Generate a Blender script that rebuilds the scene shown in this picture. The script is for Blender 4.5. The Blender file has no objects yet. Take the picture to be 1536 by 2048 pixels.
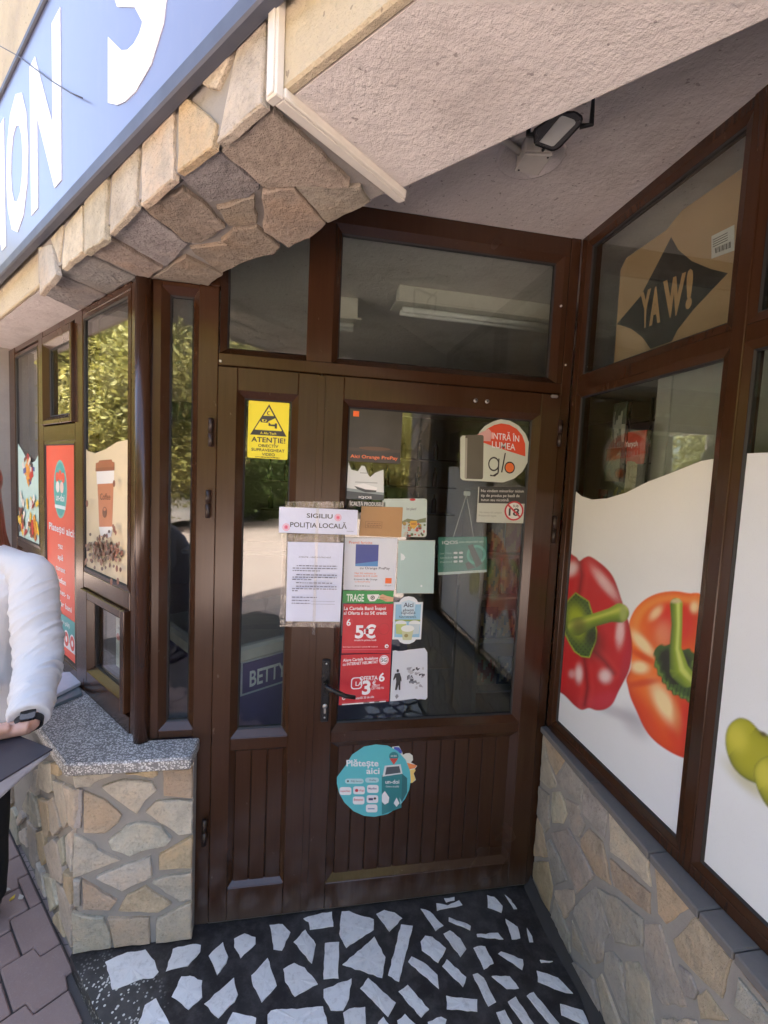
import bpy, bmesh, math, random
import numpy as np
from mathutils import Vector, Matrix
from mathutils.noise import noise as pnoise

# ------------------------------------------------------------------ camera, sky, sun, exposure
scene = bpy.context.scene
COL = scene.collection
FPX, CAM = 913.53, np.array([-.0576, -1.6313, 1.6579])
YAW, PITCH, ROLL = math.radians(-10.356), math.radians(-4.338), math.radians(2.64)
FW = np.array([-math.sin(YAW)*math.cos(PITCH), math.cos(YAW)*math.cos(PITCH), math.sin(PITCH)])
_rt = np.array([math.cos(YAW), math.sin(YAW), 0.0]); _up = np.cross(_rt, FW)
RT = _rt*math.cos(ROLL) + _up*math.sin(ROLL)
UP = -_rt*math.sin(ROLL) + _up*math.cos(ROLL)
camd = bpy.data.cameras.new('camera'); cam = bpy.data.objects.new('camera', camd); COL.objects.link(cam)
camd.sensor_fit = 'VERTICAL'; camd.sensor_height = 36; camd.lens = FPX*36/2048
camd.clip_start = .02; camd.clip_end = 900
cam.matrix_world = Matrix(((RT[0], UP[0], -FW[0], CAM[0]), (RT[1], UP[1], -FW[1], CAM[1]), (RT[2], UP[2], -FW[2], CAM[2]), (0, 0, 0, 1)))
scene.camera = cam

SUN_EL, SUN_AZ = math.radians(50), math.radians(42)      # azimuth of the sun's position measured from +x towards +y (behind the shop)
world = bpy.data.worlds.new('World'); scene.world = world; world.use_nodes = True
wn = world.node_tree.nodes; wl = world.node_tree.links
sky = wn.new('ShaderNodeTexSky'); sky.sky_type = 'NISHITA'; sky.sun_disc = False
sky.sun_elevation = SUN_EL; sky.sun_rotation = math.pi/2 - SUN_AZ
sky.air_density = .8; sky.dust_density = 5.0; sky.ozone_density = .4
bg = wn['Background']; bg.inputs[1].default_value = .15
wl.new(sky.outputs[0], bg.inputs[0])
sund = bpy.data.lights.new('sun', 'SUN'); sund.energy = 5.0; sund.angle = math.radians(.53); sund.color = (1, .95, .87)
sun = bpy.data.objects.new('sun', sund); COL.objects.link(sun)
_sd = Vector((math.cos(SUN_EL)*math.cos(SUN_AZ), math.cos(SUN_EL)*math.sin(SUN_AZ), math.sin(SUN_EL)))
sun.rotation_euler = (-_sd).to_track_quat('-Z', 'Y').to_euler(); sun.location = (3, 3, 9)
scene.view_settings.view_transform = 'Standard'; scene.view_settings.look = 'None'
scene.view_settings.gamma = 1; scene.view_settings.exposure = 3.0
scene.view_settings.use_curve_mapping = False
scene.render.engine = 'CYCLES'
scene.cycles.max_bounces = 9; scene.cycles.diffuse_bounces = 5; scene.cycles.glossy_bounces = 4; scene.cycles.transparent_max_bounces = 14
scene.cycles.caustics_reflective = False; scene.cycles.caustics_refractive = False
rng = random.Random(7)

# ------------------------------------------------------------------ photo rays
def ray(px): return FW + RT*(px[0]-768)/FPX - UP*(px[1]-1024)/FPX
def hit(px, n, d):
    r = ray(px); n = np.array(n, float); t = (d - n@CAM)/(n@r); return CAM + t*r
def onz(px, z): return hit(px, (0, 0, 1), z)
def at(px, depth): return CAM + ray(px)*depth
def topx(P):
    d = np.asarray(P, float) - CAM; z = d@FW
    return np.stack([768 + FPX*(d@RT)/z, 1024 - FPX*(d@UP)/z], -1)

# ------------------------------------------------------------------ local planes: (s, z, d) -> world, d grows towards the viewer
class Plane:
    def __init__(self, o, u, n, v=(0, 0, 1)):
        self.o = np.array(o, float); self.u = np.array(u, float); self.n = np.array(n, float); self.v = np.array(v, float)
    def w(self, s, z, d=0.0): return self.o + self.u*s + self.v*z + self.n*d
    def px(self, p, d=0.0):
        h = hit(p, self.n, self.n@self.o + d) - self.o
        return (float(h@self.u), float(h@self.v))
AL = math.radians(50)
DL = np.array([-math.cos(AL), math.sin(AL), 0]); NL = np.array([-math.sin(AL), -math.cos(AL), 0])
XL, XR, CEIL, SOF = -.5956, .9477, 2.58, 2.26
PD = Plane((0, 0, 0), (1, 0, 0), (0, -1, 0))
PR = Plane((XR, 0, 0), (0, -1, 0), (-1, 0, 0))
PL = Plane((XL, 0, 0), DL, NL)
_a = math.atan(.05)
PS = Plane((.925, 0, 0), (-math.sin(_a), -math.cos(_a), 0), (-math.cos(_a), math.sin(_a), 0))      # face of the low stone wall
PF = Plane((0, 0, 0), (1, 0, 0), (0, 0, 1), (0, 1, 0))                                              # floor
PSOF = Plane((0, 0, SOF), (1, 0, 0), (0, 0, -1), (0, 1, 0))                                         # underside of the beam
PP = Plane((0, 0, 0), (1, 0, 0), (0, -1, 0))

# ------------------------------------------------------------------ materials
def lin(c):
    return tuple((x/12.92 if x <= .04045 else ((x+.055)/1.055)**2.4) for x in [v/255 for v in c])
MATS = {}
class NT:
    def __init__(self, name):
        m = bpy.data.materials.new(name); m.use_nodes = True; self.m = m; self.t = m.node_tree
        self.b = self.t.nodes['Principled BSDF']; self.out = self.t.nodes['Material Output']
    def n(self, typ, **kw):
        nd = self.t.nodes.new(typ)
        for k, v in kw.items():
            if k.startswith('i_'):
                key = k[2:]; key = int(key) if key.isdigit() else key.replace('_', ' ')
                nd.inputs[key].default_value = v
            else: setattr(nd, k, v)
        return nd
    def l(self, a, b): self.t.links.new(a, b)
    def coords(self, kind='Object', scale=(1, 1, 1)):
        tc = self.n('ShaderNodeTexCoord'); mp = self.n('ShaderNodeMapping'); mp.inputs['Scale'].default_value = scale
        self.l(tc.outputs[kind], mp.inputs[0]); return mp.outputs[0]
    def wpos(self, scale=(1, 1, 1)):
        g = self.n('ShaderNodeNewGeometry'); mp = self.n('ShaderNodeMapping'); mp.inputs['Scale'].default_value = scale
        self.l(g.outputs['Position'], mp.inputs[0]); return mp.outputs[0]
    def noise(self, vec, scale, detail=4, rough=.6, out='Fac'):
        nd = self.n('ShaderNodeTexNoise', i_Scale=scale, i_Detail=detail, i_Roughness=rough); self.l(vec, nd.inputs['Vector']); return nd.outputs[out]
    def ramp(self, fac, stops):
        r = self.n('ShaderNodeValToRGB'); e = r.color_ramp.elements
        e[0].position, e[0].color = stops[0][0], tuple(stops[0][1]) + ((1,) if len(stops[0][1]) == 3 else ())
        e[1].position, e[1].color = stops[-1][0], tuple(stops[-1][1]) + ((1,) if len(stops[-1][1]) == 3 else ())
        for p, c in stops[1:-1]:
            x = e.new(p); x.color = tuple(c) + (1,)
        self.l(fac, r.inputs[0]); return r.outputs[0]
    def mix(self, fac, a, b, mode='MIX'):
        nd = self.n('ShaderNodeMix', data_type='RGBA', blend_type=mode)
        for v, k in ((fac, 0), (a, 6), (b, 7)):
            if hasattr(v, 'links') or hasattr(v, 'is_linked'): self.l(v, nd.inputs[k])
            else: nd.inputs[k].default_value = v if k == 0 else (tuple(v) + (1,) if len(v) == 3 else v)
        return nd.outputs[2]
    def math(self, op, a, b=None):
        nd = self.n('ShaderNodeMath', operation=op)
        for v, k in ((a, 0), (b, 1)):
            if v is None: continue
            if hasattr(v, 'is_linked'): self.l(v, nd.inputs[k])
            else: nd.inputs[k].default_value = v
        return nd.outputs[0]
    def bump(self, h, strength=.3, dist=.01, prev=None):
        nd = self.n('ShaderNodeBump', i_Strength=strength, i_Distance=dist); self.l(h, nd.inputs['Height'])
        if prev is not None: self.l(prev, nd.inputs['Normal'])
        return nd.outputs[0]
    def set(self, **kw):
        for k, v in kw.items():
            s = self.b.inputs[k.replace('_', ' ')]
            if hasattr(v, 'is_linked'): self.l(v, s)
            else: s.default_value = tuple(v) + (1,) if isinstance(v, (tuple, list)) and len(v) == 3 and s.type == 'RGBA' else v
        return self
def plain(name, col, rough=.5, metal=0.0, var=.12, nscale=30, bump=0.0, spec=.5, coat=0.0):
    if name in MATS: return MATS[name]
    t = NT(name); w = t.wpos(); f = t.noise(w, nscale, 5)
    c = t.mix(f, tuple(x*(1-var) for x in col), tuple(min(1, x*(1+var)) for x in col))
    t.set(Base_Color=c, Metallic=metal, Specular_IOR_Level=spec, Coat_Weight=coat)
    f2 = t.noise(w, nscale*.37, 3); t.set(Roughness=t.math('ADD', t.math('MULTIPLY', f2, .18), max(.02, rough-.09)))
    if bump: t.set(Normal=t.bump(f, bump, .004))
    MATS[name] = t.m; return t.m

def m_brown():
    t = NT('brown_pvc'); w = t.wpos((1, 1, .06)); s = t.noise(w, 90, 4, .55); w2 = t.wpos(); big = t.noise(w2, 2.2, 4); fine = t.noise(w2, 140, 3)
    c = t.mix(s, (.036, .0138, .006), (.058, .0245, .011))
    c = t.mix(t.math('MULTIPLY', t.ramp(big, [(.45, (0, 0, 0)), (.75, (1, 1, 1))]), .45), c, (.06, .028, .0135))
    sc = t.noise(t.wpos((1, 1, .5)), 38, 5, .75); scr = t.ramp(sc, [(.67, (0, 0, 0)), (.7, (1, 1, 1))])
    c = t.mix(t.math('MULTIPLY', scr, .35), c, (.22, .17, .13))
    # dust and splash marks near the ground keep to the foot of the door
    g = t.n('ShaderNodeNewGeometry'); sx = t.n('ShaderNodeSeparateXYZ'); t.l(g.outputs['Position'], sx.inputs[0])
    low = t.ramp(t.math('ADD', sx.outputs[2], t.math('MULTIPLY', t.noise(t.wpos((1, 1, .12)), 30, 4), .16)), [(.08, (1, 1, 1)), (.2, (0, 0, 0))])
    c = t.mix(t.math('MULTIPLY', low, .3), c, (.2, .17, .15))
    t.set(Base_Color=c, Roughness=t.math('ADD', t.math('MULTIPLY', big, .22), .13), Specular_IOR_Level=.5, Coat_Weight=.1, Coat_Roughness=.08)
    t.set(Normal=t.bump(fine, .05, .001, t.bump(s, .12, .0015))); return t.m
def m_stone(name, gain=1.0, rough=.75):
    t = NT(name); oi = t.n('ShaderNodeObjectInfo'); rnd = oi.outputs['Random']
    tc = t.n('ShaderNodeNewGeometry'); add = t.n('ShaderNodeVectorMath', operation='ADD'); t.l(tc.outputs['Position'], add.inputs[0])
    cx = t.n('ShaderNodeCombineXYZ'); 
    for k in range(3): t.l(t.math('MULTIPLY', rnd, 7.0+k*3), cx.inputs[k])
    t.l(cx.outputs[0], add.inputs[1]); v = add.outputs[0]
    n1 = t.ramp(t.noise(v, 12, 7, .72), [(.3, (0, 0, 0)), (.7, (1, 1, 1))]); n2 = t.noise(v, 70, 5, .7); n3 = t.noise(v, 6, 4, .65); n4 = t.noise(v, 190, 3, .6)
    base = oi.outputs['Color']
    c = t.mix(n1, t.mix(1.0, base, (.74, .72, .7), 'MULTIPLY'), t.mix(1.0, base, (1.25, 1.24, 1.23), 'MULTIPLY'))
    c = t.mix(t.math('MULTIPLY', t.ramp(n3, [(.5, (0, 0, 0)), (.64, (1, 1, 1))]), .42), c, t.mix(1.0, base, (.95, .76, .58), 'MULTIPLY'))
    c = t.mix(t.math('MULTIPLY', t.ramp(n2, [(.54, (0, 0, 0)), (.7, (1, 1, 1))]), .45), c, t.mix(1.0, base, (.42, .38, .35), 'MULTIPLY'))
    t.set(Base_Color=c, Roughness=rough, Specular_IOR_Level=.3)
    t.set(Normal=t.bump(n4, .35, .0025, t.bump(n2, .75, .008, t.bump(n1, .7, .014)))); return t.m
def m_plaster(name, c0, c1, spots=True, strength=.6):
    t = NT(name); w = t.wpos(); n1 = t.noise(w, 55, 6, .7); n2 = t.noise(w, 5, 4); st = t.noise(t.wpos((1, 1, .35)), 24, 5, .7); n3 = t.noise(w, 260, 4, .6)
    c = t.mix(n2, c0, c1)
    if spots:
        sp = t.ramp(t.noise(w, 75, 2, .4), [(.705, (0, 0, 0)), (.73, (1, 1, 1))]); c = t.mix(t.math('MULTIPLY', sp, .55), c, (.16, .13, .12))
        dirt = t.ramp(t.noise(w, 3.1, 5, .6), [(.5, (0, 0, 0)), (.72, (1, 1, 1))]); c = t.mix(t.math('MULTIPLY', dirt, .42), c, (.34, .3, .27)); cr = t.n('ShaderNodeTexVoronoi', feature='DISTANCE_TO_EDGE', i_Scale=1.7); wv_ = t.n('ShaderNodeVectorMath', operation='ADD'); t.l(w, wv_.inputs[0]); nc_ = t.n('ShaderNodeTexNoise', i_Scale=6.0, i_Detail=5.0); t.l(w, nc_.inputs['Vector']); sc_ = t.n('ShaderNodeVectorMath', operation='SCALE'); sc_.inputs['Scale'].default_value = .22; t.l(nc_.outputs['Color'], sc_.inputs[0]); t.l(sc_.outputs[0], wv_.inputs[1]); t.l(wv_.outputs[0], cr.inputs['Vector']); c = t.mix(t.math('MULTIPLY', t.math('LESS_THAN', cr.outputs['Distance'], .0022), t.math('MULTIPLY', dirt, .6)), c, (.2, .17, .15))
    t.set(Base_Color=c, Roughness=.9, Specular_IOR_Level=.2)
    t.set(Normal=t.bump(n3, .25, .002, t.bump(n1, strength, .006, t.bump(st, strength*.8, .012)))); return t.m
def m_mortar():
    t = NT('mortar'); w = t.wpos(); n1 = t.noise(w, 40, 6, .7); n2 = t.noise(w, 6, 4); n3 = t.noise(w, 220, 3)
    c = t.mix(n2, (.31, .29, .265), (.44, .415, .38)); c = t.mix(t.math('MULTIPLY', n1, .4), c, (.25, .23, .21))
    t.set(Base_Color=c, Roughness=.92, Specular_IOR_Level=.2, Normal=t.bump(n3, .3, .002, t.bump(n1, .5, .006))); return t.m
def m_terrazzo():
    t = NT('terrazzo'); w = t.wpos()
    vo = t.n('ShaderNodeTexVoronoi', i_Scale=175.0); t.l(w, vo.inputs['Vector'])
    n1 = t.noise(w, 9, 4); sep = t.n('ShaderNodeSeparateColor'); t.l(vo.outputs['Color'], sep.inputs[0])
    chip = t.math('MULTIPLY', t.math('LESS_THAN', vo.outputs['Distance'], .5), t.math('GREATER_THAN', sep.outputs[0], .2))
    chipc = t.mix(sep.outputs[1], (.45, .44, .42), (.76, .75, .72)); base = t.mix(n1, (.14, .135, .13), (.3, .29, .28))
    t.set(Base_Color=t.mix(chip, base, chipc), Roughness=.6, Normal=t.bump(chip, .35, .0015)); return t.m
def m_blackfloor():
    t = NT('black_screed'); w = t.wpos(); n1 = t.noise(w, 7, 6, .65); n2 = t.noise(w, 60, 5, .7); n3 = t.noise(w, 2.4, 4)
    c = t.mix(n1, (.012, .011, .013), (.04, .036, .036)); c = t.mix(t.math('MULTIPLY', t.ramp(n3, [(.48, (0, 0, 0)), (.8, (1, 1, 1))]), .32), c, (.15, .145, .14))
    # exposed white chips by the worn step corner
    g = t.n('ShaderNodeNewGeometry'); dist = t.n('ShaderNodeVectorMath', operation='DISTANCE'); t.l(g.outputs['Position'], dist.inputs[0]); dist.inputs[1].default_value = (-.63, -.26, 0)
    worn = t.ramp(t.math('ADD', dist.outputs['Value'], t.math('MULTIPLY', n1, .12)), [(.17, (1, 1, 1)), (.27, (0, 0, 0))])
    vo = t.n('ShaderNodeTexVoronoi', i_Scale=105.0); t.l(w, vo.inputs['Vector']); sep = t.n('ShaderNodeSeparateColor'); t.l(vo.outputs['Color'], sep.inputs[0])
    chip = t.math('MULTIPLY', t.math('LESS_THAN', vo.outputs['Distance'], .38), t.math('GREATER_THAN', sep.outputs[0], .5))
    c = t.mix(t.math('MULTIPLY', worn, .22), c, (.2, .2, .19)); c = t.mix(t.math('MULTIPLY', chip, worn), c, (.72, .71, .66))
    # dusty band along the walls
    dus = t.ramp(t.noise(w, 16, 6, .75), [(.45, (0, 0, 0)), (.75, (1, 1, 1))]); c = t.mix(t.math('MULTIPLY', dus, .26), c, (.3, .28, .27))
    t.set(Base_Color=c, Roughness=t.math('ADD', t.math('MULTIPLY', n2, .3), .27), Specular_IOR_Level=.45, Normal=t.bump(n2, .25, .003)); return t.m
def m_marble():
    t = NT('white_marble'); oi = t.n('ShaderNodeObjectInfo'); w = t.wpos(); n1 = t.noise(w, 14, 6, .65); n2 = t.noise(w, 70, 4); n3 = t.noise(w, 24, 4, .8)
    c = t.mix(n1, (.78, .775, .77), (.9, .895, .89)); c = t.mix(t.math('MULTIPLY', t.ramp(n3, [(.6, (0, 0, 0)), (.74, (1, 1, 1))]), .4), c, (.4, .35, .33))
    c = t.mix(t.math('MULTIPLY', oi.outputs['Random'], .3), c, (.6, .555, .51)); du = t.ramp(t.noise(w, 38, 6, .75), [(.52, (0, 0, 0)), (.72, (1, 1, 1))]); c = t.mix(t.math('MULTIPLY', du, .45), c, (.3, .275, .255))
    t.set(Base_Color=c, Roughness=.42, Normal=t.bump(n2, .15, .002)); return t.m
def m_paver():
    t = NT('paver_concrete'); oi = t.n('ShaderNodeObjectInfo'); w = t.wpos(); n1 = t.noise(w, 10, 5); n2 = t.noise(w, 130, 5, .7)
    c = t.mix(n1, (.24, .155, .135), (.34, .24, .215)); c = t.mix(t.math('MULTIPLY', oi.outputs['Random'], .4), c, (.3, .24, .22))
    c = t.mix(t.math('MULTIPLY', t.ramp(n2, [(.55, (0, 0, 0)), (.75, (1, 1, 1))]), .3), c, (.4, .36, .35))
    t.set(Base_Color=c, Roughness=.85, Normal=t.bump(n2, .5, .003)); return t.m
def m_ground():
    t = NT('paved_ground'); w = t.wpos(); br = t.n('ShaderNodeTexBrick', i_Scale=5.0); br.inputs['Color1'].default_value = (.5, .38, .33, 1); br.inputs['Color2'].default_value = (.44, .34, .3, 1)
    br.inputs['Mortar'].default_value = (.13, .11, .1, 1); br.inputs['Mortar Size'].default_value = .012; t.l(w, br.inputs['Vector']); n1 = t.noise(w, 1.3, 5); n2 = t.noise(w, 60, 4)
    c = t.mix(t.math('MULTIPLY', n1, .5), br.outputs[0], (.48, .43, .4))
    t.set(Base_Color=c, Roughness=.9, Normal=t.bump(n2, .4, .004)); return t.m
def m_glass():
    t = NT('window_glass'); t.t.nodes.remove(t.b); lw = t.n('ShaderNodeLayerWeight', i_Blend=.5)
    f = t.math('ADD', t.math('MULTIPLY', t.math('POWER', lw.outputs['Facing'], 4.0), .9), .072)
    tr = t.n('ShaderNodeBsdfTransparent'); tr.inputs[0].default_value = (.905, .945, .925, 1)
    gl = t.n('ShaderNodeBsdfGlossy'); gl.inputs['Roughness'].default_value = .012; gl.inputs['Color'].default_value = (.98, .98, .97, 1)
    w = t.wpos((1, 1, .7)); b = t.bump(t.noise(w, 7, 2, .5), .022, .01); t.l(b, gl.inputs['Normal'])
    mx = t.n('ShaderNodeMixShader'); t.l(f, mx.inputs[0]); t.l(tr.outputs[0], mx.inputs[1]); t.l(gl.outputs[0], mx.inputs[2]); t.l(mx.outputs[0], t.out.inputs[0]); return t.m
def m_tape():
    t = NT('clear_tape'); t.t.nodes.remove(t.b)
    tr = t.n('ShaderNodeBsdfTransparent'); tr.inputs[0].default_value = (.93, .92, .9, 1)
    gl = t.n('ShaderNodeBsdfGlossy'); gl.inputs['Roughness'].default_value = .12
    b = t.bump(t.noise(t.wpos((1, 1, .3)), 60, 4), .9, .01); t.l(b, gl.inputs['Normal'])
    mx = t.n('ShaderNodeMixShader'); mx.inputs[0].default_value = .16; t.l(tr.outputs[0], mx.inputs[1]); t.l(gl.outputs[0], mx.inputs[2]); t.l(mx.outputs[0], t.out.inputs[0]); return t.m
def m_print(name, rough=.5, dots=False, wr=.06):
    t = NT(name); at_ = t.n('ShaderNodeAttribute', attribute_name='Col'); w = t.wpos(); n1 = t.noise(w, 7, 4); n2 = t.noise(w, 45, 4)
    c = t.mix(t.math('MULTIPLY', n1, .14), at_.outputs['Color'], (.45, .44, .42))
    if dots:
        vo = t.n('ShaderNodeTexVoronoi', i_Scale=210.0); vo.inputs['Randomness'].default_value = .15; t.l(w, vo.inputs['Vector'])
        c = t.mix(t.math('MULTIPLY', t.math('LESS_THAN', vo.outputs['Distance'], .3), .14), c, (.1, .1, .1))
    t.set(Base_Color=c, Roughness=rough, Normal=t.bump(n2, wr, .004)); return t.m
def m_leaf(name, a, b, c_):
    t = NT(name); w = t.wpos(); n1 = t.noise(w, 1.6, 3); n2 = t.noise(w, 14, 2)
    c = t.mix(n2, t.mix(n1, a, b), c_); t.set(Base_Color=c, Roughness=.6, Subsurface_Weight=0.0)
    tl = t.n('ShaderNodeBsdfTranslucent'); t.l(c, tl.inputs[0]); mx = t.n('ShaderNodeMixShader'); mx.inputs[0].default_value = .35
    t.l(t.b.outputs[0], mx.inputs[1]); t.l(tl.outputs[0], mx.inputs[2]); t.l(mx.outputs[0], t.out.inputs[0]); return t.m
def m_signblue():
    t = NT('sign_panel_blue'); w = t.wpos(); n1 = t.noise(w, 1.6, 4); n2 = t.noise(t.wpos((1, 1, .25)), 22, 5, .7)
    c = t.mix(n1, (.1, .118, .23), (.155, .17, .285)); c = t.mix(t.math('MULTIPLY', t.ramp(n2, [(.5, (0, 0, 0)), (.8, (1, 1, 1))]), .3), c, (.2, .2, .24))
    t.set(Base_Color=c, Roughness=.33, Specular_IOR_Level=.6, Coat_Weight=.35, Coat_Roughness=.2); return t.m
def m_fabric(name, c0, c1, scale=500, sheen=.25):
    t = NT(name); w = t.coords('Object'); wv = t.noise(w, scale, 2); n1 = t.noise(w, 9, 5, .6); n2 = t.noise(t.coords('Object', (1, 1, 1.6)), 28, 5, .6)
    t.set(Base_Color=t.mix(n1, c0, c1), Roughness=.85, Sheen_Weight=sheen, Normal=t.bump(wv, .12, .001, t.bump(n2, .25, .006))); return t.m
def m_skin():
    t = NT('skin'); w = t.coords('Object'); n1 = t.noise(w, 18, 4); n2 = t.noise(w, 220, 3)
    t.set(Base_Color=t.mix(n1, (.5, .27, .2), (.62, .38, .29)), Roughness=.5, Subsurface_Weight=.12, Subsurface_Radius=(.02, .008, .004), Normal=t.bump(n2, .12, .001)); return t.m
def m_cardboard():
    t = NT('cardboard'); w = t.wpos(); n1 = t.noise(w, 4, 4); n2 = t.noise(t.wpos((1, 1, .1)), 160, 3)
    t.set(Base_Color=t.mix(n1, (.44, .29, .165), (.52, .36, .215)), Roughness=.85, Normal=t.bump(n2, .15, .002)); return t.m

BROWN = m_brown(); STONE = m_stone('sandstone'); MORTAR = m_mortar(); PLASTER = m_plaster('pink_plaster', (.69, .65, .625), (.79, .755, .73))
PLASTER2 = m_plaster('roughcast_cream', (.5, .43, .3), (.66, .58, .43), True, 1.0); CEILM = m_plaster('ceiling_plaster', (.64, .605, .585), (.73, .695, .675))
INTW = plain('interior_wall', (.3, .29, .28), .8); INTF = plain('interior_floor', (.16, .14, .13), .35)
TERR = m_terrazzo(); BFLOOR = m_blackfloor(); MARBLE = m_marble(); PAVER = m_paver(); GROUND = m_ground(); GLASS = m_glass(); TAPE = m_tape()
PRINT = m_print('print_gloss', .38, False, .12); PRINTM = m_print('print_matt', .6, False, .3); VINYL = m_print('window_vinyl', .4, True)
BLACK = plain('black_rubber', (.012, .012, .013), .55); BLACKG = plain('black_enamel', (.012, .012, .014), .28); STEEL = plain('brushed_steel', (.55, .54, .52), .35, 1.0)
WHITEP = plain('white_plastic', (.68, .66, .6), .5); DARKB = plain('dark_brown_hinge', (.03, .017, .012), .35)
SIGNB = m_signblue(); WHITEV = plain('white_vinyl_letters', (.86, .87, .88), .35, var=.05, coat=.3); SIGNF = plain('sign_frame_grey', (.085, .095, .13), .5, .2)
CARD = m_cardboard(); COPING = plain('grey_tile', (.17, .16, .155), .8, nscale=60, bump=.2)
SHIRT = None

# ------------------------------------------------------------------ mesh helpers
def tag(o, label, cat, group=None, kind=None):
    if label: o['label'] = label
    if cat: o['category'] = cat
    if group: o['group'] = group
    if kind: o['kind'] = kind
    return o
def empty(name, loc, label, cat, group=None):
    o = bpy.data.objects.new(name, None); COL.objects.link(o); o.location = loc; o.empty_display_size = .05
    o['_loc'] = 1; del o['_loc']
    return tag(o, label, cat, group)
def link(name, me, parent=None, mat=None, color=None):
    o = bpy.data.objects.new(name, me); COL.objects.link(o)
    if mat is not None and not me.materials: me.materials.append(mat)
    if parent is not None:
        o.parent = parent
        # parents are never rotated or scaled: undo their translation
        loc = Vector((0, 0, 0)); p = parent
        while p is not None: loc += p.location; p = p.parent
        o.location = -loc
    if color is not None: o.color = tuple(color) + (1,)
    return o
def mk(name, verts, faces, mat, parent=None, smooth=False, fix=True, color=None, bevel=0, seg=1):
    me = bpy.data.meshes.new(name); me.from_pydata([tuple(map(float, v)) for v in verts], [], faces)
    if fix or bevel:
        bm = bmesh.new(); bm.from_mesh(me)
        if fix: bmesh.ops.recalc_face_normals(bm, faces=bm.faces)
        if bevel: bmesh.ops.bevel(bm, geom=list(bm.edges), offset=bevel, segments=seg, affect='EDGES', profile=.6, clamp_overlap=True)
        bm.to_mesh(me); bm.free()
    if smooth: me.polygons.foreach_set('use_smooth', [True]*len(me.polygons))
    return link(name, me, parent, mat, color)
CUBEF = [(0, 1, 2, 3), (7, 6, 5, 4), (0, 4, 5, 1), (1, 5, 6, 2), (2, 6, 7, 3), (3, 7, 4, 0)]
def boxv(pl, s0, s1, z0, z1, d0, d1):
    return [pl.w(s, z, d) for d in (d0, d1) for s, z in ((s0, z0), (s1, z0), (s1, z1), (s0, z1))]
def bar(name, pl, s0, s1, z0, z1, d0, d1, mat, parent=None, bevel=.002, color=None):
    return mk(name, boxv(pl, s0, s1, z0, z1, d0, d1), CUBEF, mat, parent, bevel=bevel, color=color)
def multi(name, pl, boxes, mat, parent=None, bevel=0):
    V, F = [], []
    for b in boxes:
        k = len(V); V += boxv(pl, *b); F += [tuple(i+k for i in f) for f in CUBEF]
    return mk(name, V, F, mat, parent, bevel=bevel)
def prism(name, pl, pts, d0, d1, mat, parent=None, bevel=0, color=None, fix=True):
    n = len(pts); V = [pl.w(s, z, d0) for s, z in pts] + [pl.w(s, z, d1) for s, z in pts]
    F = [tuple(range(n)), tuple(range(n, 2*n))] + [(i, (i+1) % n, n+(i+1) % n, n+i) for i in range(n)]
    return mk(name, V, F, mat, parent, bevel=bevel, color=color, fix=fix)
def ring(name, pl, s0, s1, z0, z1, w, d_out, d_in, mat, parent=None):
    """sloped glazing bead round an opening: outer edge s0..z1, inner edge w inside it"""
    o = [(s0, z0), (s1, z0), (s1, z1), (s0, z1)]; i = [(s0+w, z0+w), (s1-w, z0+w), (s1-w, z1-w), (s0+w, z1-w)]
    V = [pl.w(*p, d_out) for p in o] + [pl.w(*p, d_in) for p in i] + [pl.w(*p, d_in-.012) for p in i] + [pl.w(*p, d_in-.012) for p in o]
    F = []
    for a, b in ((0, 4), (4, 8), (8, 12), (12, 0)):
        F += [(a+k, a+(k+1) % 4, b+(k+1) % 4, b+k) for k in range(4)]
    return mk(name, V, F, mat, parent)
def tube(name, pts, r, mat, parent=None, n=10, closed=False):
    P = [np.array(p, float) for p in pts]; V, F = [], []
    rr = r if isinstance(r, (list, tuple)) else [r]*len(P)
    prev = None
    for k, p in enumerate(P):
        t = P[min(k+1, len(P)-1)] - P[max(k-1, 0)]; t /= np.linalg.norm(t)+1e-9
        a = np.cross(t, (0, 0, 1) if abs(t[2]) < .9 else (1, 0, 0)) if prev is None else prev - t*(prev@t)
        a /= np.linalg.norm(a)+1e-9; b = np.cross(t, a); prev = a
        V += [p + rr[k]*(a*math.cos(2*math.pi*i/n) + b*math.sin(2*math.pi*i/n)) for i in range(n)]
    for k in range(len(P)-1):
        F += [(k*n+i, k*n+(i+1) % n, (k+1)*n+(i+1) % n, (k+1)*n+i) for i in range(n)]
    F += [tuple(range(n)), tuple(range((len(P)-1)*n, len(P)*n))]
    if name is None: return V, F
    return mk(name, V, F, mat, parent, smooth=True)
def area2(p): return .5*sum(p[i][0]*p[(i+1) % len(p)][1]-p[(i+1) % len(p)][0]*p[i][1] for i in range(len(p)))
def rough_poly(pts, seg, jit, r):
    out = []; n = len(pts)
    for i in range(n):
        a, b = np.array(pts[i]), np.array(pts[(i+1) % n]); L = np.linalg.norm(b-a); k = max(1, int(round(L/seg)))
        nn = np.array([-(b-a)[1], (b-a)[0]])/(L+1e-9)
        for j in range(k):
            p = a + (b-a)*j/k
            if j: p = p + nn*r.uniform(-jit, jit)
            out.append(p)
    return out
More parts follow.
